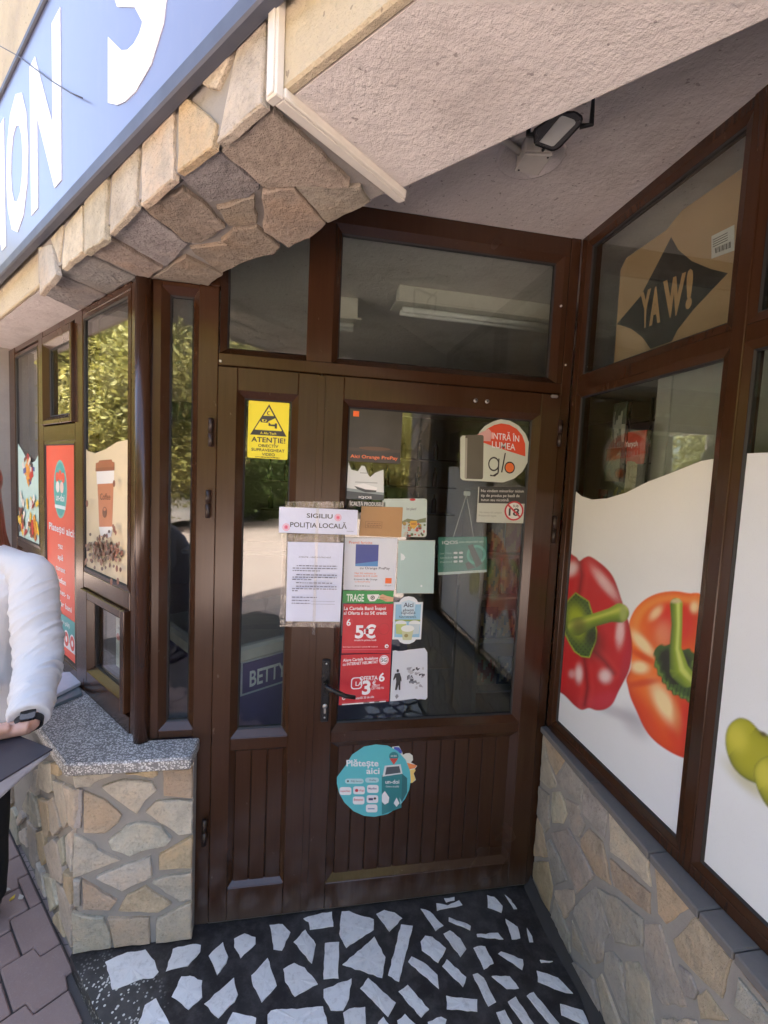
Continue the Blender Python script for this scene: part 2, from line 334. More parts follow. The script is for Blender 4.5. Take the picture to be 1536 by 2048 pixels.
def stone(parent, pl, pts, d0, h, color, mat=None, name='stone', seg=.045, jit=.003, edge=.005, seed=None):
    r = random.Random(seed if seed is not None else hash((round(pts[0][0], 3), round(pts[0][1], 3))))
    if area2(pts) < 0: pts = pts[::-1]
    P = rough_poly(pts, seg, jit, r); n = len(P); c = sum(P)/n
    h = h*(1+r.uniform(-.18, .18)); tx, ty = r.uniform(-.016, .016), r.uniform(-.016, .016)
    V = [pl.w(*p, d0) for p in P]
    V += [pl.w(*p, d0+h-edge+r.uniform(-.0008, .0008)+(p-c)@np.array((tx, ty))) for p in P]
    ins = []
    for p in P:
        L = np.linalg.norm(p-c)+1e-6; q = c + (p-c)*max(.55, 1-edge*1.3/L); ins.append(q)
        V.append(pl.w(*q, d0+h+r.uniform(-.0012, .0012)+(q-c)@np.array((tx, ty))))
    V.append(pl.w(*c, d0+h+r.uniform(0, .002)))
    F = [(i, (i+1) % n, n+(i+1) % n, n+i) for i in range(n)] + [(n+i, n+(i+1) % n, 2*n+(i+1) % n, 2*n+i) for i in range(n)] + [(2*n+i, 2*n+(i+1) % n, 3*n) for i in range(n)]
    return mk(name, V, F, mat or STONE, parent, color=color)
def clip(poly, p, q):
    """keep the side of the bisector of p,q nearer p"""
    m = ((p[0]+q[0])/2, (p[1]+q[1])/2); n = (q[0]-p[0], q[1]-p[1]); out = []
    f = lambda a: (a[0]-m[0])*n[0]+(a[1]-m[1])*n[1]
    for i in range(len(poly)):
        a, b = poly[i], poly[(i+1) % len(poly)]; fa, fb = f(a), f(b)
        if fa <= 0: out.append(a)
        if fa*fb < 0:
            t = fa/(fa-fb); out.append((a[0]+(b[0]-a[0])*t, a[1]+(b[1]-a[1])*t))
    return out
def cells(s0, s1, z0, z1, size, gap, r, asp=1.0):
    nx = max(1, round((s1-s0)/(size*asp))); nz = max(1, round((z1-z0)/size)); pts = []
    for i in range(nx):
        for j in range(nz):
            pts.append((s0+(i+.5+(.25 if j % 2 else -.25)+r.uniform(-.3, .3))*(s1-s0)/nx, z0+(j+.5+r.uniform(-.3, .3))*(z1-z0)/nz))
    out = []
    for p in pts:
        poly = [(s0, z0), (s1, z0), (s1, z1), (s0, z1)]
        for q in pts:
            if q is not p and abs(q[0]-p[0]) < size*3*max(1, asp) and abs(q[1]-p[1]) < size*3: poly = clip(poly, p, q)
            if len(poly) < 3: break
        if len(poly) < 3: continue
        c = np.mean(poly, 0); out.append([tuple(c+(np.array(a)-c)*max(.3, 1-gap/(np.linalg.norm(np.array(a)-c)+1e-6))) for a in poly])
    return out
def tint(c, r, a=.1): 
    k = 1+r.uniform(-a, a); return tuple(x*k*(1+r.uniform(-a*.3, a*.3)) for x in c)
CREAM, TAN, GREY, OCHRE, GREEN, PALE = (.6, .545, .44), (.52, .43, .325), (.46, .43, .39), (.58, .48, .325), (.54, .515, .43), (.63, .595, .52)
def inframe(P, m=25):
    p = topx(P); d = (np.asarray(P)-CAM)@FW
    return d > .05 and -m < p[0] < 1536+m and -m < p[1] < 2048+m

# ================================================================== the setting
g = mk('ground', [(-220, -220, -.066), (220, -220, -.066), (220, 220, -.066), (-220, 220, -.066)], [(0, 1, 2, 3)], GROUND, fix=False); g['kind'] = 'structure'
FC = np.array([-.774, -.058, 0.0])                       # foot of the corner pillar; facade line runs through it along DL
PG = Plane(FC*np.array((1, 1, 0)) + np.array((0, 0, -.045)), DL, (0, 0, 1), NL)      # s along the facade, z outwards
bed = prism('paving_bed', PG, [(-3.2, -.012), (3.2, -.012), (3.2, 2.4), (-3.2, 2.4)], -.03, -.010, plain('joint_sand', (.085, .075, .07), .95, bump=.4), None); bed['kind'] = 'structure'
# interlocking pavers
U0, ST, AMP, PER = .147, .186, .025, .2
def bnd(k, v):
    ph = ((v - (.095 - .0625*(k-1))) / PER) % 1.0
    return U0 + k*ST + (AMP if ph > .5 else -AMP)
cnt = 0
for k in range(-7, 8):
    tj = .095 - .0625*(k-1)
    for j in range(-1, 8):
        v0, v1 = tj + j*PER, tj + (j+1)*PER
        if v1 < .02 or v0 > 1.45: continue
        a, b = max(v0, -.008)+.003, v1-.003
        def side(kk):
            ts = sorted({.095-.0625*(kk-1) + m*PER/2 for m in range(-6, 26)}); vs = [a] + [t for t in ts if a+.006 < t < b-.006] + [b]; out = []
            for i in range(len(vs)-1):
                u = bnd(kk, (vs[i]+vs[i+1])/2); ch = .004
                out += [(u, vs[i]+(ch if i else 0)), (u, vs[i+1]-(ch if i < len(vs)-2 else 0))]
            return out
        lo, hi = side(k-1), side(k)
        pts = [(u+.003, v) for u, v in lo] + [(u-.003, v) for u, v in reversed(hi)]
        if b-a < .03: continue
        o = prism('paver', PG, pts, -.012, rng.uniform(-.001, .0022), PAVER, g, bevel=.004); cnt += 1
# entrance step
step = prism('entrance_floor', PF, [tuple((FC-DL*-.0)[:2]+np.array((-.0, .0))), tuple((FC - DL*3.2)[:2]), (2.6, -2.4), (2.6, .02), (-.6, .02), (-.774, .02)], -.06, 0, BFLOOR); step['kind'] = 'structure'

PC = lambda off, sc: (lambda pts: [(off[0]+x*sc, off[1]+y*sc) for x, y in pts])
Z4 = PC((0, 1450), .29297); Z1 = PC((0, 0), .52083); ZA = PC((140, 1748), .26042); ZB = PC((500, 1748), .26042); ZC = PC((840, 1748), .26042)
ZQ = PC((0, 1540), .1953); Z5 = PC((1040, 1440), .19531); Z6 = PC((1136, 1648), .26042); Z2 = PC((0, 500), .29297); Z3 = PC((0, 1000), .29297)
MARB = [(ZA, p) for p in [
 [(270,680),(440,605),(580,585),(650,670),(680,755),(640,800),(560,805),(450,850),(325,890)], [(790,575),(940,540),(1005,550),(1000,600),(905,710),(735,750)],
 [(1065,630),(1175,525),(1215,640),(1200,690),(1130,780)], [(1260,500),(1340,460),(1425,490),(1425,540),(1310,650),(1260,560)], [(855,790),(920,785),(1015,820),(1015,950),(910,1045),(780,945)],
 [(1030,1000),(1260,800),(1290,930),(1265,985),(1140,1110)], [(575,1010),(660,955),(800,1210),(500,1230)], [(1215,1130),(1250,1065),(1430,1110),(1420,1220),(1180,1220)]]]
MARB += [(ZB, p) for p in [
 [(10,780),(135,645),(205,860),(90,990),(15,830)], [(150,395),(250,390),(310,450),(245,590),(180,580)], [(335,525),(425,430),(505,545),(475,690)], [(410,345),(520,310),(630,290),(640,405),(460,430),(450,370)],
 [(575,535),(685,525),(680,805),(565,810)], [(255,730),(340,685),(420,720),(520,850),(345,945),(270,830)], [(705,290),(760,285),(880,330),(950,350),(950,430),(740,570),(685,460)], [(970,310),(1030,280),(1110,300),(1170,340),(1070,445)],
 [(710,700),(955,480),(1040,640),(1015,800)], [(1160,390),(1250,400),(1145,830),(1060,780)], [(1310,270),(1380,290),(1485,400),(1425,440)], [(1310,520),(1345,475),(1400,485),(1505,575),(1445,685),(1320,590)],
 [(1215,675),(1240,635),(1330,680),(1440,780),(1450,885)], [(565,890),(780,805),(760,960),(715,1050),(620,1050),(565,950)], [(845,880),(905,800),(1120,990),(1060,1100)], [(1140,905),(1210,855),(1375,1045),(1315,1105)],
 [(135,1080),(160,1050),(560,1020),(610,1200),(380,1260),(140,1200)], [(715,1070),(760,1040),(885,1025),(895,1190),(730,1210)], [(985,1140),(1025,1100),(1100,1200),(960,1220)], [(1130,1130),(1190,1080),(1300,1190),(1150,1240)], [(1365,1140),(1470,1100),(1510,1120),(1480,1230),(1380,1220)]]]
MARB += [(ZC, p) for p in [
 [(125,230),(210,245),(300,205),(325,240),(130,285)], [(185,190),(265,180),(265,205),(200,220)], [(515,165),(570,180),(635,250),(625,300),(520,260)], [(650,160),(700,200),(745,270),(720,272)], [(220,335),(340,375),(390,405),(385,435),(220,365)],
 [(655,345),(750,410),(770,495),(705,505)], [(820,415),(860,480),(870,525),(840,525)], [(435,465),(600,455),(640,505),(440,485)], [(180,460),(230,435),(310,500),(355,580),(310,640)], [(410,570),(440,558),(500,560),(565,690),(490,735)],
 [(600,615),(620,600),(790,660),(795,700),(785,740)], [(170,710),(205,655),(355,795),(330,870)], [(405,775),(440,765),(490,800),(585,985),(525,1020)], [(550,790),(690,790),(760,880),(665,885)], [(895,745),(1060,800),(1175,920),(1120,915),(905,830)],
 [(200,940),(440,965),(440,1060),(205,1040)], [(675,985),(735,945),(900,1200),(820,1200)], [(820,940),(870,910),(1100,1190),(1030,1200)], [(1075,1000),(1250,1050),(1310,1190),(1085,1085)], [(585,1065),(650,1045),(730,1200),(650,1220)], [(920,665),(1020,675),(930,685)]]]
for f, p in MARB:
    stone(step, PF, [PF.px(q) for q in f(p)], 0.0, .0025, (1, 1, 1), MARBLE, 'marble_piece', seg=.016, jit=.0021, edge=.0008)
r = random.Random(3)
for c in cells(-.5, .86, -2.05, -.2, .115, .02, r):
    m = np.mean(c, 0); P = (m[0], m[1], 0)
    out = (np.array((m[0], m[1], 0))-FC)@NL
    if inframe(P, 45) or out > -.08: continue
    stone(step, PF, c, 0, .0025, (1, 1, 1), MARBLE, 'marble_piece', seg=.05, edge=.0008)

# ================================================================== the shop building
shop = empty('shop_building', (0, 1.2, 0), 'stone clad corner shop with a recessed brown entrance under a deep beam', 'building')
OI, OO = -.14, .165                                        # beam: inner and outer offset from the window line
Lp = lambda s, d: tuple((PL.w(s, 0, d))[:2])
roof_poly = [Lp(-4.6, OI+.002), Lp(6.2, OI+.002), Lp(6.2, -5.5), (6, 6.5), (7.5, 0)]
prism('roof_slab', PF, roof_poly, CEIL, 3.5, CEILM, shop)
beam_v = [PL.w(s, z, d) for d in (OI, OO-.02) for s, z in ((-4.6, SOF+.022), (6.2, SOF+.022), (6.2, 3.55), (-4.6, 3.55))]
beam = mk('beam', beam_v, CUBEF, PLASTER, shop)
S_END = PL.px((547, 200), .17)[0] + .012                     # where the stone cladding stops and the plaster takes over
bar('cream_plaster_band', PL, -4.6, S_END, SOF+.0015, 3.56, OO-.019, OO, PLASTER2, beam, bevel=.004)
bar('cream_plaster_band', PL, .375, 6.2, SOF+.0085, 3.56, OO-.019, OO-.004, PLASTER2, beam, bevel=.004)
bar('mortar_band', PL, S_END, .375, SOF+.008, 2.9, OO-.019, OO+.004, MORTAR, beam, bevel=0)
pl_s = Plane(PL.w(0, SOF+.022, 0), DL, (0, 0, -1), NL)
prism('mortar_bed', pl_s, [(S_END, OI+.003), (.42, OI+.003), (.42, OO-.021), (S_END, OO-.021)], -.001, .0165, MORTAR, beam)
prism('plaster_soffit', pl_s, [(-4.6, OI+.0005), (S_END, OI+.0005), (S_END, OO-.0195), (-4.6, OO-.0195)], -.001, .02, PLASTER, beam)
prism('plaster_soffit', pl_s, [(.42, OI+.0005), (6.2, OI+.0005), (6.2, OO-.0195), (.42, OO-.0195)], -.001, .013, PLASTER, beam)
SOFS = [([(865,570),(1055,425),(1335,690),(1335,705),(1015,700)],TAN),([(1145,718),(1380,715),(1415,775),(1260,850)],TAN),([(1015,735),(1130,720),(1160,760),(1245,850),(1210,885),(1110,935),(1020,880)],TAN),
 ([(685,665),(800,560),(995,700),(990,725),(950,755),(800,765),(720,700)],GREY),([(835,795),(975,755),(985,850),(880,862)],TAN),([(560,795),(705,725),(775,775),(860,865),(770,925),(710,920)],TAN),
 ([(855,920),(900,880),(985,870),(1070,945),(1050,970),(990,980)],TAN),([(735,950),(870,935),(990,980),(850,1040),(750,970)],TAN),([(420,895),(540,805),(715,935),(640,1015)],GREY),
 ([(585,1065),(715,985),(850,1050),(800,1090)],TAN),([(345,965),(430,920),(620,1020),(560,1060)],TAN),([(235,1045),(335,980),(515,1065),(410,1125)],GREY),([(165,1125),(235,1060),(400,1130),(300,1190)],GREY)]
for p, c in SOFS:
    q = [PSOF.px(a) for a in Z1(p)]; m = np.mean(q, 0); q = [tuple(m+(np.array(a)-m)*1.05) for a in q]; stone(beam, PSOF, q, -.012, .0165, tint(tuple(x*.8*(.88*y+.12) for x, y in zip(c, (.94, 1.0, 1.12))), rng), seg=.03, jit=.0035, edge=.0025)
FASS = [([(848,500),(925,190),(1018,80),(1012,375),(838,525)],CREAM),([(745,375),(920,185),(895,270),(835,410)],CREAM),([(685,640),(695,410),(830,445),(815,540)],OCHRE),([(545,770),(548,580),(665,455),(665,665)],CREAM),
 ([(420,880),(430,720),(535,590),(520,770)],CREAM),([(330,960),(328,820),(415,720),(405,900)],CREAM),([(240,1020),(250,915),(315,830),(320,950)],CREAM),([(155,1120),(155,985),(205,980),(220,1040)],PALE),([(195,955),(240,905),(225,990)],CREAM)]
for p, c in FASS:
    q = [PL.px(a, .175) for a in Z1(p)]
    q = [(s, z-.012 if z < 2.3 else z+.03) for s, z in q]
    stone(beam, PL, q, OO-.003, .015, tint(c, rng), seg=.04, edge=.0025)
# walls behind and beside the windows
bar('wall', PL, 1.675, 6.2, -.05, SOF+.03, -.2, .1, MORTAR, shop, bevel=0)
wall_l = shop.children[-1]
zz = -.04; r = random.Random(11)
while zz < 2.2:
    hh = r.uniform(.09, .15); hh = min(hh, 2.25-zz); s = 1.677 - r.uniform(0, .1) if False else 1.68
    while s < 4.6:
        L = r.uniform(.22, .42); e = min(s+L, 4.7)
        stone(wall_l, PL, [(s+.003, zz+.004), (e-.003, zz+.004), (e-.003, zz+hh-.004), (s+.003, zz+hh-.004)], .1, .022, tint(GREY if r.random() < .6 else CREAM, r), seg=.12, jit=.003, edge=.006); s = e
    zz += hh
mk('back_wall', [(-4.2, 5.2, 0), (6, 5.2, 0), (6, 5.2, 2.58), (-4.2, 5.2, 2.58)], [(0, 1, 2, 3)], INTW, shop, fix=False)
mk('side_wall', [(4.2, -2.6, 0), (4.2, 5.2, 0), (4.2, 5.2, 2.58), (4.2, -2.6, 2.58)], [(0, 1, 2, 3)], INTW, shop, fix=False)
mk('partition_wall', [(1.05, -2.2, 0), (4.2, -2.2, 0), (4.2, -2.2, 2.58), (1.05, -2.2, 2.58)], [(0, 1, 2, 3)], INTW, shop, fix=False)
prism('shop_floor', PF, [(-.55, .09), (.99, .09), (.99, -2.2), (4.2, -2.2), (4.2, 5.2), (-4.2, 5.2)], -.05, .004, INTF, shop)
# end pillar on the street side of the display windows
pil = bar('pillar', PS, 1.56, 2.08, -.05, SOF+.02, -.34, -.022, MORTAR, shop, bevel=0)
r = random.Random(5)
for c in cells(1.565, 2.08, 0.0, 2.25, .19, .011, r): stone(pil, PS, c, -.022, .022, tint(r.choice([GREY, CREAM, TAN, GREY]), r), seg=.06)
PE = Plane(PS.w(2.08, 0, -.34), -PS.n, PS.u)
ppe = Plane(PS.w(2.08, 0, -.022), PS.n*-1, PS.u)
for c in cells(.0, .31, 0.0, 2.25, .19, .011, r): stone(pil, ppe, c, 0, .022, tint(r.choice([GREY, CREAM, TAN]), r), seg=.07)

# ---------------- corner pillar under the bay window, with its terrazzo sill
corner = empty('corner_pillar', (-.6, .1, 0), 'cream sandstone pillar with grey joints under the speckled sill beside the door', 'pillar')
PPF = Plane((0, -.045, 0), (1, 0, 0), (0, -1, 0))
bl = PL.w(2.2, 0, .152)[:2]; bi = PL.w(2.2, 0, -.03)[:2]; cl = PL.w(.02, 0, .152)[:2]
k0 = PL.w(0, 0, .152); t0 = (-.045 - k0[1])/DL[1]; kc = (k0 + DL*t0)[:2]
prism('mortar_core', PF, [tuple(kc), (-.392, -.045), (-.392, .03), (-.6, .03), tuple(bi), tuple(bl)], -.05, .672, MORTAR, corner)
core = corner.children[-1]
PILS = [([(490,355),(770,330),(755,355),(640,400),(610,430),(505,440)],GREEN),([(850,345),(1060,310),(1070,355),(1040,370),(900,345)],OCHRE),([(1110,310),(1310,300),(1310,505),(1115,490)],TAN),([(690,430),(840,380),(1030,400),(1065,455),(985,525),(930,615),(770,500)],CREAM),
 ([(565,465),(700,520),(825,630),(800,680),(710,750),(565,745)],TAN),([(505,450),(555,450),(545,715),(500,715)],GREY),([(990,600),(1060,530),(1220,520),(1315,530),(1310,745),(1220,760)],GREEN),([(735,800),(860,695),(940,675),(1095,700),(1165,790),(1130,830),(960,870),(880,905),(760,860)],PALE),
 ([(495,760),(640,830),(650,860),(815,935),(510,1050),(490,1050)],GREEN),([(1085,895),(1310,770),(1305,985),(1085,995)],OCHRE),([(650,1050),(800,985),(1020,910),(1035,1045),(830,1140),(700,1080)],PALE),([(1035,1085),(1110,1050),(1305,1015),(1305,1200),(1225,1215)],GREEN),
 ([(555,1070),(790,1215),(745,1275),(560,1270)],TAN),([(495,1065),(545,1065),(540,1250),(495,1250)],GREY),([(800,1285),(860,1180),(985,1115),(1165,1235),(1080,1290),(870,1290)],OCHRE),([(485,1290),(560,1315),(700,1330),(750,1450),(755,1530),(490,1575)],GREEN),
 ([(730,1330),(1015,1330),(1020,1505),(775,1530)],TAN),([(1065,1340),(1305,1220),(1305,1475),(1060,1505)],CREAM)]
for p, c in PILS:
    q = [PPF.px(a, .015) for a in Z4(p)]; q = [(s, max(z, .004)) for s, z in q]
    stone(core, PPF, q, -.001, .0135, tint(tuple(x*1.08 for x in c), rng, .07), seg=.03, jit=.0022, edge=.003)
PILL = [[(390,-70),(505,-70),(525,215),(490,245),(400,190)],[(510,-70),(585,-50),(580,70),(515,50)],[(525,110),(610,150),(675,540),(635,610),(560,330)],[(640,160),(752,215),(740,620),(690,580)],[(375,300),(465,330),(490,610),(470,695),(440,690)],
 [(490,310),(535,280),(610,590),(545,680),(515,620)],[(290,200),(350,330),(400,590),(360,590),(305,530)],[(215,380),(275,230),(298,470),(240,440)],[(160,510),(205,420),(225,500),(175,575)],[(260,520),(350,620),(360,950),(340,1020),(300,960)],
 [(358,650),(420,630),(455,920),(410,990),(372,830)],[(450,780),(540,705),(578,760),(635,1060),(620,1170),(520,1110)],[(588,730),(640,680),(655,940),(640,990)],[(655,690),(725,620),(715,1060),(665,950)],[(648,1030),(735,1110),(725,1380),(645,1200)],
 [(560,1150),(640,1235),(715,1395),(712,1830),(600,1480)],[(430,1080),(510,1110),(545,1300),(575,1390),(500,1460)],[(368,950),(418,1060),(450,1310),(420,1250),(358,1100)],[(535,1500),(590,1450),(645,1720),(540,1560)],[(175,640),(245,600),(265,800),(200,740)],[(350,0),(383,0),(380,100),(355,270),(312,200)]]
PLB = Plane(PL.w(0, 0, .152), DL, NL)
smax = 0
for p in PILL:
    q = [PLB.px(a, .016) for a in ZQ(p)]; q = [(s, min(max(z, -.045), .668)) for s, z in q]; smax = max(smax, max(s for s, z in q))
    stone(core, PLB, q, -.001, .017, tint(rng.choice([CREAM, PALE, CREAM, OCHRE]), rng), seg=.03, jit=.0022, edge=.003)
r = random.Random(21)
for c in cells(.75, 2.18, -.04, .668, .13, .009, r):
    m = np.mean(c, 0)
    if m[0] < smax+.02 : continue
    stone(core, PLB, c, -.001, .017, tint(r.choice([CREAM, PALE, TAN, CREAM]), r), seg=.05, edge=.003)
sk = [(-.758, -.118), (-.386, -.122), (-.382, .0), (-.545, .0), tuple(PL.w(.02, 0, -.02)[:2]), tuple(PL.w(1.66, 0, -.02)[:2]), tuple(PL.w(1.66, 0, .192)[:2])]
prism('window_sill', PF, sk, .673, .715, TERR, corner, bevel=.006)

# ---------------- low stone wall under the display windows
low = empty('low_stone_wall', (.95, -.6, 0), 'low wall of crazy paved grey and buff stones under the pepper window', 'wall')
bar('mortar_core', PS, .012, 1.56, -.05, .66, -.3, -.0095, MORTAR, low, bevel=0)
lcore = low.children[-1]
RW = [(Z5, p, c) for p, c in [([(215,80),(445,350),(350,560),(270,380)],TAN),([(200,110),(260,380),(350,640),(345,690),(290,705),(172,595)],CREAM),([(365,605),(465,400),(630,610),(615,840),(390,680)],GREY),([(637,612),(878,893),(835,1210),(690,1040),(625,960),(628,850)],GREY),
 ([(900,945),(1010,1005),(1305,1365),(1290,1520),(1320,1705),(1110,1500),(905,1350)],CREAM),([(172,665),(285,770),(285,1100),(240,1155),(160,960)],GREY),([(320,740),(390,735),(438,830),(462,960),(420,1060),(320,1050),(308,960)],GREEN),([(447,805),(578,880),(598,970),(648,1060),(590,1200),(542,1170),(502,1070)],GREY),
 ([(605,1225),(690,1115),(822,1250),(905,1685),(762,1590),(612,1310)],TAN),([(312,1165),(478,1115),(585,1290),(735,1590),(550,1780),(545,1720),(405,1400)],GREY),([(258,1260),(290,1225),(388,1420),(462,1640),(342,1688),(292,1480)],GREY),([(132,1160),(162,1005),(205,1080),(262,1400),(128,1388)],OCHRE),
 ([(128,1455),(268,1455),(316,1700),(275,1970),(215,1850),(115,1600)],OCHRE),([(907,1425),(1305,1772),(1305,1985),(1280,1968),(942,1700)],TAN),([(345,1745),(532,1742),(532,1900),(440,2035),(342,1785)],CREAM)]]
RW += [(ZC, [(1025,185),(1138,470),(1138,635),(1050,560),(992,350)], GREY)]
RW += [(Z6, p, c) for p, c in [([(656,280),(912,590),(730,768),(672,690)],OCHRE),([(42,640),(192,485),(308,840),(258,908),(248,1050),(185,1068),(32,692)],GREY),([(222,503),(370,572),(556,732),(552,938),(347,908)],GREY),([(582,778),(688,778),(885,1398),(702,1378),(642,1300),(572,1030)],GREY),
 ([(792,890),(975,655),(1118,790),(1240,970),(1222,1060),(1158,1335),(1040,1228),(833,1010)],TAN),([(1312,1130),(1342,1065),(1620,1330),(1600,1480),(1420,1270)],TAN),([(272,992),(330,982),(393,1060),(446,1536),(404,1490),(262,1130)],GREY),([(424,1062),(518,1062),(598,1210),(655,1620),(480,1640),(432,1290)],CREAM),
 ([(4,1078),(48,1064),(178,1192),(258,1600),(190,1500),(42,1260)],GREY),([(207,1192),(243,1155),(420,1620),(292,1640)],CREAM),([(17,742),(162,1098),(22,940)],GREY),([(832,1084),(920,1152),(978,1290),(950,1350),(892,1330)],GREY),([(1292,1185),(1560,1530),(1500,1600),(1262,1400)],GREY),([(972,1322),(1040,1274),(1206,1508),(1002,1498)],TAN),([(700,1492),(958,1512),(1010,1640),(700,1640)],CREAM)]]
for f, p, c in RW:
    q = [PS.px(a) for a in f(p)]; q = [(max(s, .014), min(max(z, .004), .657)) for s, z in q]
    m = np.mean(q, 0); q = [tuple(m+(np.array(a)-m)*1.02) for a in q]; q = [(max(s_, .014), min(max(z_, .004), .658)) for s_, z_ in q]
    stone(lcore, PS, q, -.015, .011, tint(tuple(x*.97 for x in c), rng), seg=.025, jit=.0025, edge=.0025)
r = random.Random(9)
for c in cells(.3, 1.55, .004, .655, .12, .009, r):
    m = np.mean(c, 0)
    if any(inframe(PS.w(*a), 14) for a in c) or inframe(PS.w(*m), 60): continue
    stone(lcore, PS, c, -.015, .0165, tint(r.choice([GREY, CREAM, TAN, GREY]), r), seg=.05)
# coping tiles
jo = [(1092,1446),(1152,1523),(1177,1571),(1298,1705),(1399,1816),(1468,1898)]
ss = [.0] + [PS.px(a, 0)[0] for a in [(1178,1566),(1298,1705),(1398,1815),(1469,1897)]] + [1.1, 1.33, 1.56]
for a, b in zip(ss[:-1], ss[1:]):
    P4 = [PS.w(a+.0015, .66, .0015)[:2], PS.w(b-.0015, .66, .0015)[:2], np.array((XR+.03, PS.w(b-.0015, 0, 0)[1])), np.array((XR+.03, PS.w(a+.0015, 0, 0)[1]))]
    prism('coping_tile', PF, [tuple(x) for x in P4], .661, .684, COPING, lcore, bevel=.003)
# dirt fillet where wall meets floor
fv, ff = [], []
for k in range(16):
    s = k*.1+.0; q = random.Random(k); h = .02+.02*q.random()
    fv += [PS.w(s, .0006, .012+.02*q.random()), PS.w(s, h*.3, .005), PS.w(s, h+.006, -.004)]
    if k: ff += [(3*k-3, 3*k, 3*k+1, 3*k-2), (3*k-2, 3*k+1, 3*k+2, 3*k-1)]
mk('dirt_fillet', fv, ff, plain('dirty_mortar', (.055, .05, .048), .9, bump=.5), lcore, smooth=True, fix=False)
scene.cycles.use_denoising = True
try: scene.cycles.denoiser = 'OPENIMAGEDENOISE'
except Exception: pass

# ================================================================== joinery
def pane(pl, s0, s1, z0, z1, d, parent, w=.02, d_out=-.002, gasket=True):
    """bead ring, black gasket and glass for one opening given by its visible glass edge"""
    ring('glazing_bead', pl, s0-w, s1+w, z0-w, z1+w, w, d_out, d+.008, BROWN, parent)
    if gasket: ring('gasket', pl, s0-.001, s1+.001, z0-.001, z1+.001, .006, d+.0075, d+.003, BLACK, parent)
    return bar('glass_pane', pl, s0-.01, s1+.01, z0-.01, z1+.01, d-.007, d, GLASS, parent, bevel=0)

frame = empty('door_frame', (-.36, .02, 0), 'fixed brown entrance frame with transom lights above the double door and a narrow sidelight', 'door frame')
FD = -.055
bar('corner_post', PL, -.028, .05, .716, SOF-.001, FD, .0, BROWN, frame, bevel=.012)
tube('corner_post_cap', [(-.573, -.002, .716), (-.573, -.002, 2.255)], .026, BROWN, frame, 20)
bar('jamb', PD, -.556, -.521, .716, SOF-.001, FD, 0, BROWN, frame)
bar('jamb', PD, -.407, -.344, 0, SOF-.001, FD, .002, BROWN, frame)
bar('jamb', PD, -.395, -.340, SOF, CEIL-.001, FD, .001, BROWN, frame)
bar('rail', PD, -.521, -.407, .716, .744, FD, -.001, BROWN, frame)
bar('rail', PD, -.521, -.407, 2.243, SOF-.001, FD, -.001, BROWN, frame)
pane(PD, -.501, -.427, .764, 2.223, -.03, frame)
bar('transom_bar', PD, -.344, .905, 2.006, 2.046, FD, .001, BROWN, frame)
bar('head', PD, -.340, .905, 2.512, CEIL-.001, FD, 0, BROWN, frame)
bar('mullion', PD, -.056, .032, 2.046, 2.512, FD, 0, BROWN, frame)
bar('jamb', PD, .882, .905, 2.046, 2.512, FD, -.0005, BROWN, frame)
bar('jamb', PD, .905, XR-.004, 0, CEIL-.001, FD, .003, BROWN, frame)
pane(PD, -.320, -.056-.02+.04, 2.066, 2.492, -.03, frame)
pane(PD, .052, .862, 2.066, 2.492, -.03, frame)
bar('threshold', PD, -.344, .905, .0005, .011, -.05, .004, plain('worn_aluminium', (.2, .19, .18), .5, .6), frame)

def leaf(name, label, s0, s1, gs0, gs1, gz0, gz1, ps0, ps1, pz0, pz1, nplank):
    t = empty(name, ((s0+s1)/2, 0, .012), label, 'door'); f1 = .014; b0 = -.04; w = .02
    bar('stile', PD, s0, gs0-w, .013, 2.001, b0, f1, BROWN, t, .003)
    bar('stile', PD, gs1+w, s1, .013, 2.001, b0, f1, BROWN, t, .003)
    bar('top_rail', PD, gs0-w, gs1+w, gz1+w, 2.001, b0, f1-.0006, BROWN, t, .002)
    bar('middle_rail', PD, gs0-w, gs1+w, pz1, gz0-w, b0, f1-.0006, BROWN, t, .002)
    bar('bottom_rail', PD, gs0-w, gs1+w, .013, pz0, b0, f1-.0006, BROWN, t, .002)
    pane(PD, gs0, gs1, gz0, gz1, -.018, t, w, f1-.004)
    bar('panel_back', PD, gs0-w, gs1+w, pz0, pz1, b0+.008, -.012, BLACK, t, 0)
    ring('panel_bead', PD, gs0-w, gs1+w, pz0, pz1, min(ps0-gs0+w, .03), f1-.004, -.006, BROWN, t)
    step_ = (ps1-ps0)/nplank
    for k in range(nplank): bar('plank', PD, ps0+k*step_+.0009, ps0+(k+1)*step_-.0009, pz0+.006, pz1-.006, -.012, -.003+rng.uniform(-.0004, .0004), BROWN, t, .0022)
    return t
d1 = leaf('door_leaf', 'narrow brown door leaf with the yellow camera sticker in its tall glass', -.342, -.0035, -.258, -.099, .729, 1.9045, -.262, -.092, .139, .665, 3)
d2 = leaf('door_leaf', 'wide brown door leaf with black lever handle and many posters on its glass', .0015, .9035, .098, .802, .733, 1.902, .108, .797, .1165, .672, 12)
